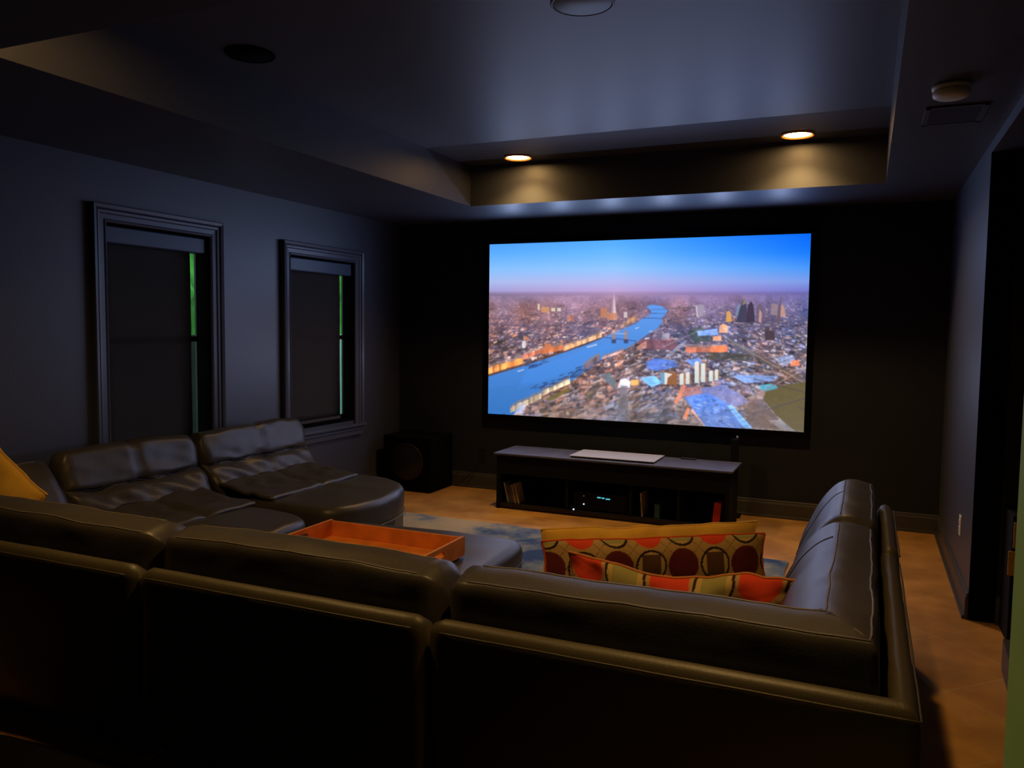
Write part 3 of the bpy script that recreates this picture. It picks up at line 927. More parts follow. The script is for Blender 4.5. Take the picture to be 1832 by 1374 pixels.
# ================================================================== CEILING FITTINGS
def downlight(x, y, lab):
    t = thing('recessed_light', lab, 'light', (x, y, CEI), 'recessed tray lights')
    o = rel(obj('trim_ring', lathe([(.084, CEI - .001), (.104, CEI - .001), (.106, CEI - .008), (.102, CEI - .016), (.096, CEI - .016), (.084, CEI - .001)], x, y), MT['lampring'], t, smooth=True), t)
    rel(obj('lens', lathe([(0, CEI - .003), (.083, CEI - .003), (.083, CEI - .006), (0, CEI - .006)], x, y), MT['lampglow'], t), t)
    ld = bpy.data.lights.new('recessed_spot', 'SPOT'); ld.energy = LAMP_W; ld.color = (1, .60, .20); ld.spot_size = math.radians(122); ld.spot_blend = .85; ld.shadow_soft_size = .05
    lo = bpy.data.objects.new('recessed_spot', ld); C.objects.link(lo); lo.parent = t; lo.location = (0, 0, -.012)
    return t
downlight(-2.414, 5.55, 'glowing recessed ceiling light near the left end above the screen')
downlight(-.458, 5.55, 'glowing recessed ceiling light near the right end above the screen')
downlight(-2.414, 2.13, 'recessed ceiling light at the left rear of the tray above the sofa')
downlight(-.458, 2.13, 'recessed ceiling light at the right rear of the tray above the sofa')

def ceiling_speaker(x, y, r, m, lab):
    t = thing('ceiling_speaker', lab, 'speaker', (x, y, CEI))
    rel(obj('grille', lathe([(0, CEI - .009), (r * .9, CEI - .008), (r * .93, CEI - .004)], x, y), m, t, smooth=True), t)
    rel(obj('rim', lathe([(r * .93, CEI - .001), (r * .93, CEI - .009), (r * .97, CEI - .010), (r, CEI - .006), (r, CEI - .001)], x, y), m, t, smooth=True), t)
ceiling_speaker(-2.69, 3.03, .115, MT['velvet'], 'round black ceiling speaker in the left of the tray')
ceiling_speaker(-1.062, 3.05, .125, MT['disc'], 'round pale disc fitting in the middle of the tray ceiling')

t = thing('smoke_detector', 'round white smoke detector on the right soffit', 'smoke detector', (.262, 3.59, SOF))
rel(obj('mounting_base', lathe([(.0, SOF - .001), (.068, SOF - .001), (.07, SOF - .006), (.069, SOF - .016), (.058, SOF - .018), (0, SOF - .018)], .262, 3.59), MT['plastic'], t, smooth=True), t)
rel(obj('sensor_cap', lathe([(.058, SOF - .0185), (.064, SOF - .022), (.067, SOF - .030), (.064, SOF - .042), (.05, SOF - .050), (.0, SOF - .052)], .262, 3.59), MT['plastic'], t, smooth=True), t)
t = thing('ceiling_vent', 'dark air vent in the right soffit past the smoke detector', 'vent', (.31, 4.06, SOF))
bm = bmesh.new()
vx0, vx1, vy0, vy1 = .192, .43, 3.90, 4.225
box(bm, vx0, vx0 + .02, vy0, vy1, SOF - .008, SOF - .001); box(bm, vx1 - .02, vx1, vy0, vy1, SOF - .008, SOF - .001)
box(bm, vx0, vx1, vy0, vy0 + .02, SOF - .008, SOF - .001); box(bm, vx0, vx1, vy1 - .02, vy1, SOF - .008, SOF - .001)
rel(obj('vent_frame', bm, MT['ceil'], t), t)
bm = bmesh.new()
for k in range(12):
    y = vy0 + .03 + k * (vy1 - vy0 - .06) / 11
    box(bm, vx0 + .02, vx1 - .02, y - .008, y + .008, SOF - .006, SOF - .0035)
rel(obj('louvres', bm, MT['ceil'], t), t)

# outlets
def plate(name, x, y, z, axis, m, lab, cat):
    t = thing(name, lab, cat, (x, y, z))
    if axis == 'x':
        obj('cover_plate', bx(-.007, 0, -.036, .036, -.058, .058, .003), m, t)
        for dz in (-.02, .02): obj('socket', bx(-.010, -.006, -.016, .016, dz - .014, dz + .014, .002), m, t)
    else:
        obj('cover_plate', bx(-.036, .036, -.007, 0, -.058, .058, .003), m, t)
        for dz in (-.02, .02): obj('socket', bx(-.016, .016, -.010, -.006, dz - .014, dz + .014, .002), m, t)
    return t
plate('wall_outlet', XR, 5.207, .383, 'x', MT['plastic'], 'cream power outlet low on the right wall stub', 'outlet')
plate('wall_outlet', -3.216, YF, .305, 'y', MT['black'], 'black power outlet low on the wall left of the media console', 'outlet')
pts = [(-3.23, YF - .012, .27), (-3.26, YF - .04, .22), (-3.32, YF - .06, .12), (-3.40, YF - .05, .05), (-3.47, YF - .06, .008)]
tag(obj('power_cord', tube(pts, .004, 6), MT['black'], smooth=True), 'thin black power cord hanging from the black outlet', 'cord')

# ================================================================== MEDIA CONSOLE
CX0, CX1, CY0, CY1 = -2.75, -.875, 5.955, 6.36
con = thing('media_console', 'long low black media console under the screen', 'console', ((CX0 + CX1) / 2, 6.16, 0))
def cp(name, m, *a, **k): return rel(obj(name, bx(*a, **k), m, con), con)
cp('tabletop', MT['blackwood'], CX0 - .025, CX1 + .02, CY0 - .012, CY1 + .04, .444, .46, bev=.003)
cp('side_panel', MT['matteblack'], CX0, CX0 + .03, CY0, CY1, .0, .444)
cp('side_panel', MT['matteblack'], CX1 - .03, CX1, CY0, CY1, .0, .444)
cp('back_panel', MT['matteblack'], CX0 + .03, CX1 - .03, CY1 - .012, CY1, .02, .444)
cp('bottom_board', MT['black'], CX0 + .03, CX1 - .03, CY0 + .004, CY1 - .012, .02, .045)
cp('plinth', MT['black'], CX0 + .03, CX1 - .03, CY0 + .02, CY0 + .04, 0, .02)
cp('front_rail', MT['matteblack'], CX0 + .03, CX1 - .03, CY0, CY0 + .018, .29, .444)
for x in (-2.14, -1.62, -1.25): cp('divider', MT['matteblack'], x - .01, x + .01, CY0 + .01, CY1 - .012, .045, .29)
S0 = .0451
# contents
lean = math.radians(14)
def leaner(name, x, w, h, d, m, lab, cat, group=None, ang=lean, y=CY0 + .03):
    t = bx(-w / 2, w / 2, 0, d, 0, h, bev=min(w, .01) * .2)
    o = obj(name, t, m); o.location = (x + h * math.sin(ang) * 0, y, S0 + (w / 2) * math.sin(abs(ang)))
    o.rotation_euler = (0, -ang, 0)
    return tag(o, lab, cat, group)
spec = [(-2.655, .010, .170, 'paper'), (-2.640, .010, .15, 'blackwood'), (-2.624, .012, .155, 'blackwood'), (-2.606, .011, .15, 'brownspine'), (-2.590, .008, .16, 'paper'), (-2.576, .008, .165, 'brownspine'), (-2.562, .009, .168, 'paper')]
labs = ['cream book at the left end of the leaning row in the console', 'dark book just right of the leftmost cream book', 'second dark book in the leaning row in the console', 'short brown book in the middle of the leaning row',
        'thin cream book left of the slim brown one near the row end', 'slim brown book before the last cream one', 'cream book at the right end of the leaning row in the console']
for (x, w, h, m), l in zip(spec, labs):
    leaner('book', x, w, h, .13, MT[m], l, 'book', 'books leaning in the console')
rc = thing('receiver', 'black receiver with small cyan display inside the console', 'receiver', (-1.88, 6.1, S0))
rel(obj('body', bx(-2.09, -1.65, 5.99, 6.30, S0 + .012, S0 + .15, bev=.004), MT['matteblack'], rc), rc)
for x in (-2.05, -1.69):
    for y in (6.02, 6.27): rel(obj('foot', bx(x - .015, x + .015, y - .015, y + .015, S0, S0 + .012), MT['black'], rc), rc)
for a_, b_, c_ in ((-1.892, -1.862, .164), (-1.855, -1.832, .162), (-1.822, -1.788, .158)):
    rel(obj('display_segment', bx(a_, b_, 5.986, 5.990, c_ - .006, c_ + .003), MT['led_cyan'], rc), rc)
rel(obj('status_light', bx(-2.006, -1.998, 5.985, 5.990, .095, .103), MT['led_white'], rc), rc)
rel(obj('status_light', bx(-2.006, -2.0, 5.985, 5.990, .161, .167), MT['led_dim'], rc), rc)
hb = thing('media_box', 'small black box with a bright white light in front of the receiver', 'media player', (-2.12, 5.97, S0 - .0001))
hb.location = (-2.078, 5.965, S0)
obj('body', bx(-.03, .03, 0, .018, 0, .03, bev=.003), MT['matteblack'], hb)
obj('indicator_light', bx(-.005, .005, -.004, .001, .005, .014), MT['led_white'], hb)
leaner('magazine', -1.53, .008, .185, .2, MT['paper'], 'thin pale magazine standing upright right of the receiver', 'magazine', ang=math.radians(5))
tag(obj('game_case', bx(-1.437, -1.395, 5.99, 6.18, S0, .155, bev=.003), MT['teal']), 'dark teal case standing in the console', 'case')
o = obj('red_case', bx(-.027, .027, 0, .18, 0, .165, bev=.003), MT['red']); o.location = (-.975, 5.985, S0 + .0035); o.rotation_euler = (0, math.radians(5), 0)
tag(o, 'bright red case standing at the right end of the console', 'case')
# on top
t = thing('projector', 'flat white rectangular projector unit lying on the black console', 'projector', (-1.797, 6.18, .4602))
rel(obj('body', bx(-2.125, -1.465, 6.015, 6.35, .4602, .470, bev=.002), MT['matteblack'], t), t)
rel(obj('white_top', bx(-2.137, -1.452, 6.003, 6.36, .470, .477, bev=.002), MT['white'], t), t)
t = thing('remote_control', 'small dark remote with a silvery edge on the console', 'remote', (-1.27, 6.36, .4602))
rel(obj('body', bx(-1.32, -1.20, 6.34, 6.378, .4602, .472, bev=.003), MT['black'], t), t)
rel(obj('silver_strip', bx(-1.315, -1.205, 6.337, 6.341, .4690, .4722), MT['silver'], t), t)
t = thing('tower_speaker', 'slim black upright tower with a shiny tip behind the console', 'speaker', (-.925, 6.52, 0))
rel(obj('column', bx(-.955, -.90, 6.495, 6.545, 0.02, .625, bev=.008), MT['matteblack'], t), t)
rel(obj('base', bx(-.985, -.87, 6.465, 6.575, 0, .02, bev=.005), MT['matteblack'], t), t)
bm = lathe([(0, .625), (.006, .626), (.010, .634), (.011, .642), (.008, .650), (0, .653)], -.908, 6.5, 16)
rel(obj('shiny_tip', bm, MT['silver'], t, smooth=True), t)

# subwoofer in the front left corner
t = thing('subwoofer', 'large black subwoofer cabinet on the floor in the far left corner', 'speaker', (-3.74, 6.39, 0))
rel(obj('cabinet', bx(-4.0, -3.50, 6.19, 6.60, .02, .50, bev=.01), MT['velvet'], t), t)
for x in (-3.95, -3.55):
    for y in (6.24, 6.55): rel(obj('foot', lathe([(0, 0), (.022, 0), (.022, .02), (0, .02)], x, y, 16), MT['black'], t), t)
bm = lathe([(0, .008), (.13, .012), (.15, .0), (.17, .006), (.17, -.001)], 0, 0, 32)
bmesh.ops.transform(bm, matrix=Matrix.Translation((-3.75, 6.189, .27)) @ Matrix.Rotation(PI / 2, 4, 'X'), verts=bm.verts)
rel(obj('driver_cone', bm, MT['black'], t, smooth=True), t)

# rug
bm = slab([(-3.3, 3.2), (-3.3, 5.42), (-.40, 5.36), (-.37, 3.2)], .0005, .013, r=.005, dome=0, wob=0)
for v in bm.verts:
    pass
bm.free()
rg = bmesh.new()
N = 60
for (z,) in ((.012,),):
    pts_ = []
    c4 = [(-3.32, 2.9), (-.36, 2.9), (-.41, 5.35), (-3.30, 5.45)]
    grid = [[None] * (N + 1) for _ in range(N + 1)]
    for j in range(N + 1):
        for i in range(N + 1):
            u_, v_ = i / N, j / N
            x = (c4[0][0] * (1 - u_) + c4[1][0] * u_) * (1 - v_) + (c4[3][0] * (1 - u_) + c4[2][0] * u_) * v_
            y = (c4[0][1] * (1 - u_) + c4[1][1] * u_) * (1 - v_) + (c4[3][1] * (1 - u_) + c4[2][1] * u_) * v_
            grid[j][i] = rg.verts.new((x + .01 * noise.noise(Vector((x * 4, y * 4, 1))), y + .01 * noise.noise(Vector((x * 4, y * 4, 7))), .012))
    for j in range(N):
        for i in range(N): rg.faces.new((grid[j][i], grid[j][i + 1], grid[j + 1][i + 1], grid[j + 1][i]))
ex = bmesh.ops.extrude_face_region(rg, geom=rg.faces[:])
for v in [e for e in ex['geom'] if isinstance(e, bmesh.types.BMVert)]: v.co.z = .001
tag(obj('area_rug', rg, MT['rug']), 'blue and cream distressed area rug on the tile floor', 'rug')

bm = slab([(-4.0, -1.2), (.05, -1.2), (.05, 1.86), (-4.0, 1.86)], .0005, .010, r=.004, dome=0, wob=0)  # thin black sheet painting the unlit floor behind the sofa
tag(obj('floor_shade_sheet', bm, MT['velvet'], smooth=True), 'near black sheet painting shade on the floor right behind the sofa', 'rug')

# ================================================================== SOFAS
SHELL = [(.0, .015), (-.003, .30), (-.001, .60), (.002, .64), (.014, .662), (.034, .671), (.054, .663), (.066, .635), (.070, .50), (.28, .42), (.42, .34), (.42, .015)]
CUSH = [(.078, .48), (.076, .62), (.080, .69), (.086, .742), (.096, .760), (.104, .763), (.115, .766), (.165, .777), (.215, .778), (.265, .752), (.320, .690), (.370, .60), (.41, .51), (.435, .43), (.40, .41), (.2, .41)]
def sofa(name, label, path, seat=None, foots=(), loc=None, seedn=0, cat='sofa', group='leather sectional sofa pieces', quilts=(), cush=CUSH, shell=SHELL, seam_r=True, gap=.012):
    t = thing(name, label, cat, loc, group)
    rel(obj('shell', sweep(path, shell, endr=.02, wob=.0015, bump=0, smooth_n=2, seed=seedn), MT['leather_back'], t, smooth=True), t)
    b = obj('back_cushion', sweep(path, cush, endr=.05, wob=.007, bump=.012, seed=seedn), MT['leather'], t, smooth=True); rel(b, t)
    rel(obj('piping', seam_along((.101, .762), .06), MT['piping'], b, smooth=True), t)
    rel(obj('piping', seam_along((.215, .778), .06), MT['piping'], b, smooth=True), t)
    for q in quilts:
        rel(obj('quilt_seam', seam_across(q, .21, .46), MT['black'], b, smooth=True), t)
    rel(obj('welt', seam(path, -.001, .642, .003, .02, wob=.0015), MT['leather_back'], t, smooth=True), t)
    if seat:
        s = obj('seat_cushion', slab(seat, .25, .42, r=.045, dome=.012, wob=.006, seed=seedn), MT['leather'], t, smooth=True); rel(s, t)
    for fx, fy in foots:
        rel(obj('foot', bx(fx - .03, fx + .03, fy - .03, fy + .03, 0, .065, bev=.004), MT['black'], t), t)
    return t

# rear run, its back turned to the camera
yo = 1.905
xo = .140
ra = sofa('corner_sofa', 'dark leather corner sofa piece at the right rear holding the patterned cushions', [(-1.085, yo), (xo, yo), (xo, 3.255)],
          seat=[(-1.07, 2.32), (-.29, 2.32), (-.29, 3.48), (-.6, 3.52), (-1.07, 3.50)], loc=(-.5, 2.6, 0), seedn=1, quilts=(xo + 1.085 + 1.02,))
rel(obj('seat_base', bx(-1.06, -.285, 2.34, 3.44, .015, .26, bev=.012), MT['leather_back'], ra), ra)
sb = sofa('sofa_module', 'middle dark leather armless sofa piece, back to the camera', [(-2.195, yo), (-1.105, yo)],
          seat=[(-2.185, 2.32), (-1.115, 2.32), (-1.115, 2.72), (-2.185, 2.72)], loc=(-1.65, 2.3, 0), seedn=2)
rel(obj('seat_base', bx(-2.18, -1.12, 2.34, 2.70, .015, .26, bev=.012), MT['leather_back'], sb), sb)
lc = sofa('corner_sofa', 'dark leather corner sofa piece at the left rear with the yellow pillow', [(-4.05, 2.80), (-4.05, yo), (-2.215, yo)],
          seat=[(-3.62, 2.32), (-2.225, 2.32), (-2.225, 2.74), (-2.80, 2.80), (-3.62, 2.80)], loc=(-3.4, 2.3, 0), seedn=3)
rel(obj('seat_base', bx(-3.62, -2.23, 2.34, 2.72, .015, .26, bev=.012), MT['leather_back'], lc), lc)
arm = sofa('sofa_bolster', 'dark leather end bolster piece beyond the right corner sofa', [(xo + .004, 3.28), (xo + .004, 4.20)], loc=(0, 3.75, 0), seedn=4,
           cush=[(a * .94 + .003, z) for a, z in CUSH], shell=[(a if a < .1 else a * .86, z) for a, z in SHELL], quilts=(.5,))
# corner mitre seam
pts = [(xo - d, yo + d, z_) for d, z_ in ((.100, .762), (.13, .776), (.17, .782), (.21, .784))]
rel(obj('mitre_seam', tube(pts, .003, 6), MT['piping'], ra, smooth=True), ra)

# left run along the window wall
LSHELL = [(.0, .06), (-.0, .30), (.0, .56), (.005, .62), (.03, .655), (.06, .655), (.08, .62), (.10, .45), (.3, .40), (.40, .34), (.40, .06)]
LCUSH = [(.085, .44), (.085, .62), (.10, .735), (.125, .775), (.165, .800), (.215, .803), (.246, .788), (.264, .745), (.284, .685), (.303, .635), (.300, .610), (.282, .597), (.302, .588), (.335, .57), (.375, .52), (.41, .46), (.43, .41), (.38, .39), (.2, .39)]
def left_seat(y0, y1, seat, flap, label, loc, seedn, ym, feet):
    t = thing('sofa_module', label, 'sofa', loc, 'leather sectional sofa pieces')
    path = [(-4.05, y1), (-4.05, y0)]
    rel(obj('shell', sweep(path, LSHELL, endr=.02, wob=.0015, bump=0, seed=seedn), MT['leather_back'], t, smooth=True), t)
    bmx = sweep(path, LCUSH, endr=.05, wob=.012, bump=.012, seed=seedn, nscale=4)
    for v in bmx.verts:   # vertical tuck in the middle
        if v.co.x > -3.84:
            v.co.x -= .014 * math.exp(-((v.co.y - ym) / .022) ** 2)
            v.co += noise.noise_vector(Vector((v.co.y * 7 + v.co.z * 9, v.co.z * 16, seedn))) * .011 * (1 if v.co.z < .66 else .45)
            if v.co.z < .6:
                v.co.x += .012 * math.sin(v.co.y * 23 + v.co.z * 40)
        if v.co.z > .78: v.co.z -= .012 * math.exp(-((v.co.y - ym) / .03) ** 2)
    b = obj('back_cushion', bmx, MT['leather'], t, smooth=True); rel(b, t)
    pts = [(-4.05 + .293, y0 + .04 + (y1 - y0 - .08) * k / 30, .597 + .006 * math.sin(k)) for k in range(31)]
    rel(obj('crease_seam', tube(pts, .003, 6), MT['black'], b, smooth=True), t)
    s = obj('seat_cushion', slab(seat, .25, .425, r=.05, dome=.012, wob=.008, seed=seedn), MT['leather'], t, smooth=True); rel(s, t)
    # loose lumbar flap that lies on the seat
    bmf = bmesh.new(); n1, n2 = 40, 14; g = []
    fx = [(-3.67, .50), (-3.60, .478), (-3.50, .462), (-3.40, .455), (-3.32, .452), (-3.27, .446)]
    def fz(x):
        return float(np.interp(x, [p[0] for p in fx], [p[1] for p in fx]))
    for j in range(n2 + 1):
        row = []
        for i in range(n1 + 1):
            y = flap[0] + (flap[1] - flap[0]) * i / n1
            x = -3.68 + (flap[2] + 3.68) * j / n2 + .015 * noise.noise(Vector((y * 5, 0, seedn)))
            wr = .034 * abs(noise.noise(Vector((x * 9, y * 5 + x * 3, seedn)))) + .008 * noise.noise(Vector((x * 22, y * 18, seedn)))
            z = fz(x) + wr * (.3 + .7 * math.sin(PI * j / n2)) - .016 * math.exp(-((y - ym) / .03) ** 2)
            row.append(bmf.verts.new((x, y, z)))
        g.append(row)
    for j in range(n2):
        for i in range(n1): bmf.faces.new((g[j][i], g[j][i + 1], g[j + 1][i + 1], g[j + 1][i]))
    ex = bmesh.ops.extrude_face_region(bmf, geom=bmf.faces[:])
    for v in [e for e in ex['geom'] if isinstance(e, bmesh.types.BMVert)]: v.co.z -= .022
    f = obj('lumbar_flap', bmf, MT['leather'], t, smooth=True); rel(f, t)
    bm = prism([(p[0] + (-.03 if p[0] > -3.4 else 0), p[1]) for p in seat], .065, .27)
    rel(obj('seat_base', bm, MT['leather_back'], t), t)
    # rim piping under the seat cushion
    P = chaikin(seat, 3)
    pp = [(x, y, .262) for x, y in P if x > -3.5]
    for fx_, fy_ in feet:
        rel(obj('foot', bx(fx_ - .03, fx_ + .03, fy_ - .03, fy_ + .03, .0125 if fx_ > -3.3 else 0, .065, bev=.004), MT['black'], t), t)
    return t, seat
l1, _ = left_seat(2.84, 3.75, [(-3.66, 2.88), (-3.66, 3.70), (-3.0, 3.66), (-2.80, 3.58), (-2.76, 3.42), (-2.76, 2.96), (-2.84, 2.88)], (2.90, 3.66, -3.25),
          'dark leather sofa seat under the first window, between the two left back cushions', (-3.5, 3.3, 0), 5, 3.30, [(-3.98, 2.92), (-3.98, 3.68), (-2.92, 2.98), (-2.92, 3.5)])
l1['label'] = 'dark leather sofa seat below the window nearer the camera'
l2, seat2 = left_seat(3.79, 4.80, [(-3.66, 3.77), (-3.66, 4.80), (-3.1, 4.82), (-2.82, 4.66), (-2.70, 4.36), (-2.70, 4.02), (-2.80, 3.78), (-3.0, 3.77)], (3.80, 4.70, -3.24),
          'dark leather end sofa seat with rounded front nearest the black subwoofer', (-3.5, 4.3, 0), 6, 4.32, [(-3.98, 3.87), (-3.98, 4.72), (-2.95, 3.87), (-2.95, 4.5)])
# pale piping along the rounded front of the end seat
P = chaikin([(-3.66, 3.77), (-3.66, 4.80), (-3.1, 4.82), (-2.82, 4.66), (-2.70, 4.36), (-2.70, 4.02), (-2.80, 3.78), (-3.0, 3.77)], 3)
arc = [(x + .002, y, .335) for x, y in P if x > -3.05]
i0 = max(range(len(arc)), key=lambda i: -arc[i][1] if False else 0)
rel(obj('piping', tube([(x, y, .262) for x, y, z in arc], .004, 6), MT['piping'], l2, smooth=True), l2)

# ottoman
ot = thing('ottoman', 'dark leather ottoman carrying the wooden tray', 'ottoman', (-2.0, 3.2, 0))
OP = [(-2.60, 2.84), (-1.60, 2.84), (-1.50, 2.95), (-1.50, 3.62), (-1.62, 3.72), (-2.55, 3.66), (-2.62, 3.5)]
rel(obj('top_cushion', slab(OP, .23, .425, r=.06, dome=.012, wob=.004, seed=9), MT['leather'], ot, smooth=True), ot)
rel(obj('base', prism([(-2.57, 2.90), (-1.60, 2.88), (-1.55, 2.97), (-1.55, 3.58), (-1.64, 3.67), (-2.52, 3.62)], .06, .25), MT['leather_back'], ot), ot)
P = chaikin(OP, 3)
rel(obj('piping', tube([(x, y, .33) for x, y in P if x > -1.75] , .0035, 6), MT['piping'], ot, smooth=True), ot)
for x in (-2.5, -1.62):
    for y in (2.95, 3.55): rel(obj('foot', bx(x - .03, x + .03, y - .03, y + .03, 0.013, .065, bev=.004), MT['black'], ot), ot)

# wooden tray
TZ = .440
tr = thing('serving_tray', 'orange wooden serving tray with slot handles on the ottoman', 'tray', (-2.0, 3.0, TZ))
ax0, ax1, ay0, ay1, th, hh = -2.40, -1.655, 2.76, 3.245, .012, .083
rel(obj('tray_bottom', bx(ax0, ax1, ay0, ay1, TZ, TZ + .01, bev=.002), MT['wood'], tr), tr)
rel(obj('long_side', bx(ax0 + th, ax1 - th, ay1 - th, ay1, TZ + .01, TZ + hh, bev=.002), MT['wood'], tr), tr)
rel(obj('long_side', bx(ax0 + th, ax1 - th, ay0, ay0 + th, TZ + .01, TZ + hh, bev=.002), MT['wood'], tr), tr)
def end_wall(x):
    bm = bmesh.new()
    y0, y1, z0, z1 = ay0, ay1, TZ + .01, TZ + hh + .004
    yc = (y0 + y1) / 2; zc = TZ + .053; hl = .048; hr = .013
    n = 32; inner = []; outer = []
    for k in range(n):
        a = 2 * PI * k / n
        ca, sa = math.cos(a), math.sin(a)
        inner.append((yc + (hl - hr) * (1 if ca > 1e-9 else -1) + hr * ca if abs(ca) > 1e-9 else yc, zc + hr * sa))
        # outer rect by angle in normalised box
        s_ = max(abs(ca), abs(sa))
        outer.append((yc + (y1 - y0) / 2 * ca / s_, (z0 + z1) / 2 + (z1 - z0) / 2 * sa / s_))
    for xa in (x, x + th):
        pass
    A = [[bm.verts.new((xa, p[0], p[1])) for p in outer] for xa in (x, x + th)]
    B_ = [[bm.verts.new((xa, p[0], p[1])) for p in inner] for xa in (x, x + th)]
    for k in range(n):
        k2 = (k + 1) % n
        bm.faces.new((A[0][k], A[0][k2], B_[0][k2], B_[0][k])); bm.faces.new((A[1][k], B_[1][k], B_[1][k2], A[1][k2]))
        bm.faces.new((A[0][k], A[1][k], A[1][k2], A[0][k2])); bm.faces.new((B_[0][k], B_[0][k2], B_[1][k2], B_[1][k]))
    return bm
rel(obj('handle_end', end_wall(ax0), MT['wood'], tr), tr)
rel(obj('handle_end', end_wall(ax1 - th), MT['wood'], tr), tr)
for x in (ax0, ax1 - th):
    rel(obj('top_edge', bx(x + .001, x + th - .001, ay0 + .002, ay1 - .002, TZ + hh + .004, TZ + hh + .0055), MT['woodedge'], tr), tr)

# ================================================================== CUSHIONS
def pillow_pos(nu, nv, W, Hh, th, side, seedn, crumple=.01):
    U, V = np.meshgrid(np.linspace(-1, 1, nu), np.linspace(-1, 1, nv))
    fu = np.clip(1 - np.abs(U) ** 3.2, 0, 1) ** .55; fv = np.clip(1 - np.abs(V) ** 2.6, 0, 1) ** .55
    # pinched corners
    X = U * W / 2 * (1 - .035 * (1 - V ** 2)); Z = V * Hh / 2 * (1 - .05 * (1 - U ** 2))
    Y = side * th / 2 * fu * fv
    P = np.stack([X, Y, Z], -1).reshape(-1, 3)
    for i, p in enumerate(P):
        e = 1 - max(abs(U.flat[i]), abs(V.flat[i])) ** 8
        n = noise.noise_vector(Vector((p[0] * 6, seedn, p[2] * 6))) * crumple + noise.noise_vector(Vector((p[0] * 15, seedn + 4, p[2] * 15))) * crumple * .5
        m_ = noise.noise_vector(Vector((p[0] * 7, side * 5 + seedn, p[2] * 7))) * crumple * e
        P[i, 0] += n.x * .3; P[i, 1] += n.y * .8 + m_.y; P[i, 2] += n.z * .7
    return P, U, V
def pattern(U, V, W, Hh, phase=(0, 0), pitch=.135, r=.060):
    """checker of filled discs and rings on a tan ground"""
    x = U * W / 2 + phase[0]; z = V * Hh / 2 + phase[1]
    i = np.floor(x / pitch + .5); j = np.floor(z / pitch + .5)
    dx = x - i * pitch; dz = z - j * pitch; d = np.hypot(dx, dz)
    col = np.zeros(U.shape + (3,)); col[:] = lin((176, 140, 84))
    # thin diagonal links
    dd = np.abs(np.abs((x / pitch) % 1 - .5) - np.abs((z / pitch) % 1 - .5))
    mid = (d > r)
    col[mid & (dd < .012)] = lin((110, 80, 50))
    ring = ((i + j) % 2 == 0)
    maroon = (~ring) & (d < r) & (j % 2 == 0); orange = (~ring) & (d < r) & (j % 2 != 0)
    col[maroon] = lin((92, 16, 24)); col[orange] = lin((214, 62, 26))
    band = ring & (d < r) & (d > r * .86); col[band] = lin((34, 12, 14))
    inn = ring & (d <= r * .86)
    col[inn] = lin((188, 156, 92))
    sq = inn & (np.abs(dx) < r * .58) & (np.abs(dz) < r * .70)
    col[sq & (j % 2 == 0)] = lin((88, 56, 32)); col[sq & (j % 2 != 0)] = lin((150, 140, 80))
    return col.reshape(-1, 3)
MT['pattern'] = attr_mat('retro_circle_fabric', 'paint', False, rough=.9)
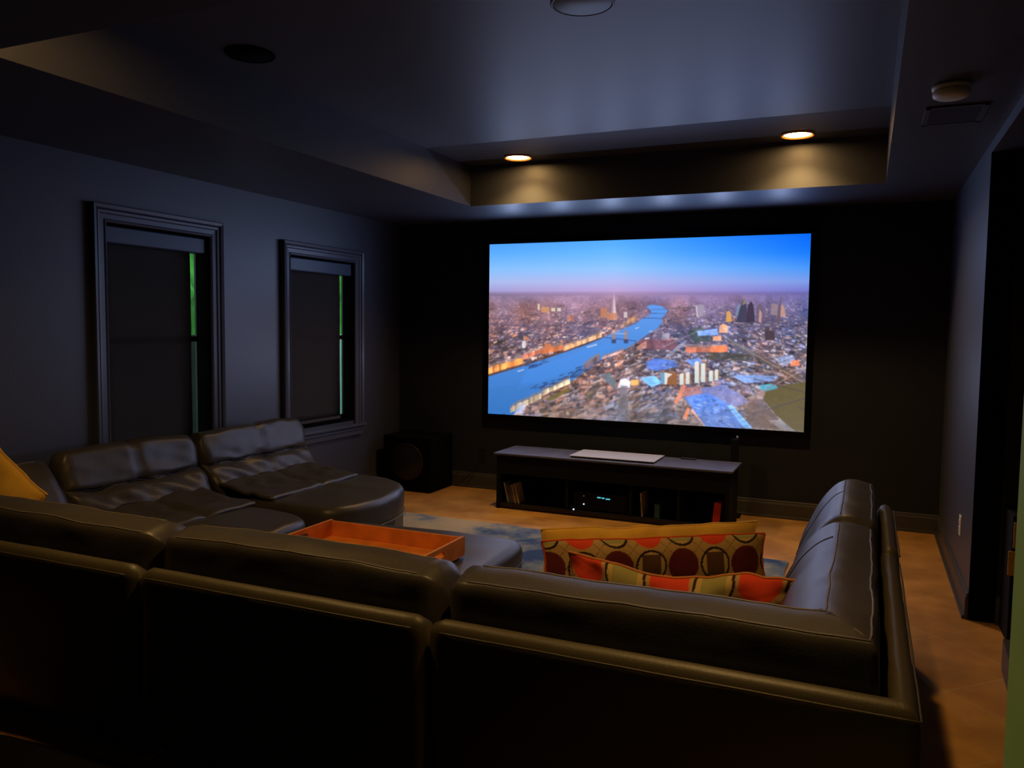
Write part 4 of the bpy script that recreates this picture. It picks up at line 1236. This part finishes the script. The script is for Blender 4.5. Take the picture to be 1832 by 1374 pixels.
def pillow(name, label, W, Hh, th, loc, rot, m, seedn, pat=None, crumple=.01, piping=None, group=None, bend=None):
    nu, nv = (230, 80) if pat else (120, 50)
    t = thing(name, label, 'cushion', loc, group)
    t.rotation_euler = rot
    objs = []
    for side, nm in ((-1, 'front_cover'), (1, 'back_cover')):
        P, U, V = pillow_pos(nu, nv, W, Hh, th, side, seedn, crumple)
        if bend is not None: P = bend(P)
        col = pattern(U, V, W, Hh, *pat) if pat else np.ones((nu * nv, 3))
        o = colour_grid(nm, nu, nv, P, col, MT['pattern'] if pat else m, t)
        o.data.polygons.foreach_set('use_smooth', [True] * len(o.data.polygons))
        objs.append((o, P.reshape(nv, nu, 3)))
    G = objs[0][1]
    loop = [tuple(p) for p in G[0, ::3]] + [tuple(p) for p in G[::3, -1]] + [tuple(p) for p in G[-1, ::-3]] + [tuple(p) for p in G[::-3, 0]]
    obj('piping', tube(loop + loop[:1], .005, 6, cap=False), piping or m, t, smooth=True)
    return t
MT['pipe_tan'] = mat('tan_piping', lin((190, 120, 60)), .9, spec=.1)
MT['pipe_orange'] = mat('orange_piping', lin((200, 80, 40)), .9, spec=.1)

YW = math.radians(33.5)
pillow('lumbar_cushion', 'long plain mustard yellow cushion standing behind the circle patterned one', .95, .225, .10, (-.795, 3.29, .548), (math.radians(-7), math.radians(-.5), YW), MT['yellow'], 2, crumple=.014)
pillow('lumbar_cushion', 'long cushion with maroon discs and dark rings standing on the right corner sofa', .95, .212, .10, (-.745, 3.165, .540), (math.radians(-8), 0, YW), None, 5, pat=((.040, .002), .141, .067), crumple=.008, piping=MT['pipe_orange'])
def bend_b(P):
    P = P.copy(); P[:, 2] -= .045 * np.exp(-((P[:, 0] - .05) / .2) ** 2) * (P[:, 2] > -.02); P[:, 1] += .03 * np.sin(P[:, 0] * 8); return P
pillow('lumbar_cushion', 'crumpled orange and tan circle patterned cushion slumped against the sofa back', .78, .245, .13, (-.560, 2.70, .570), (math.radians(8), math.radians(-1.5), math.radians(-1)), None, 9, pat=((.02, .05), .15, .07), crumple=.028, piping=MT['pipe_tan'], bend=bend_b)
pillow('throw_pillow', 'bright mustard yellow pillow at the left edge of the left corner sofa', .46, .46, .15, (-3.82, 2.50, .61), (math.radians(-10), math.radians(33), 0), MT['yellow'], 14, crumple=.010)

# ================================================================== beyond the opening
t = thing('drawer_cabinet', 'dark low cabinet with two small amber drawers beyond the opening', 'cabinet', (.95, 4.42, 0))
rel(obj('carcass', bx(.668, 1.3, 4.41, 4.66, 0, .62, bev=.004), MT['matteblack'], t), t)
rel(obj('drawer', bx(.672, 1.0, 4.398, 4.41, .468, .592, bev=.003), MT['drawerwood'], t), t)
rel(obj('drawer', bx(.655, 1.0, 4.398, 4.41, .335, .452, bev=.003), MT['drawerwood'], t), t)
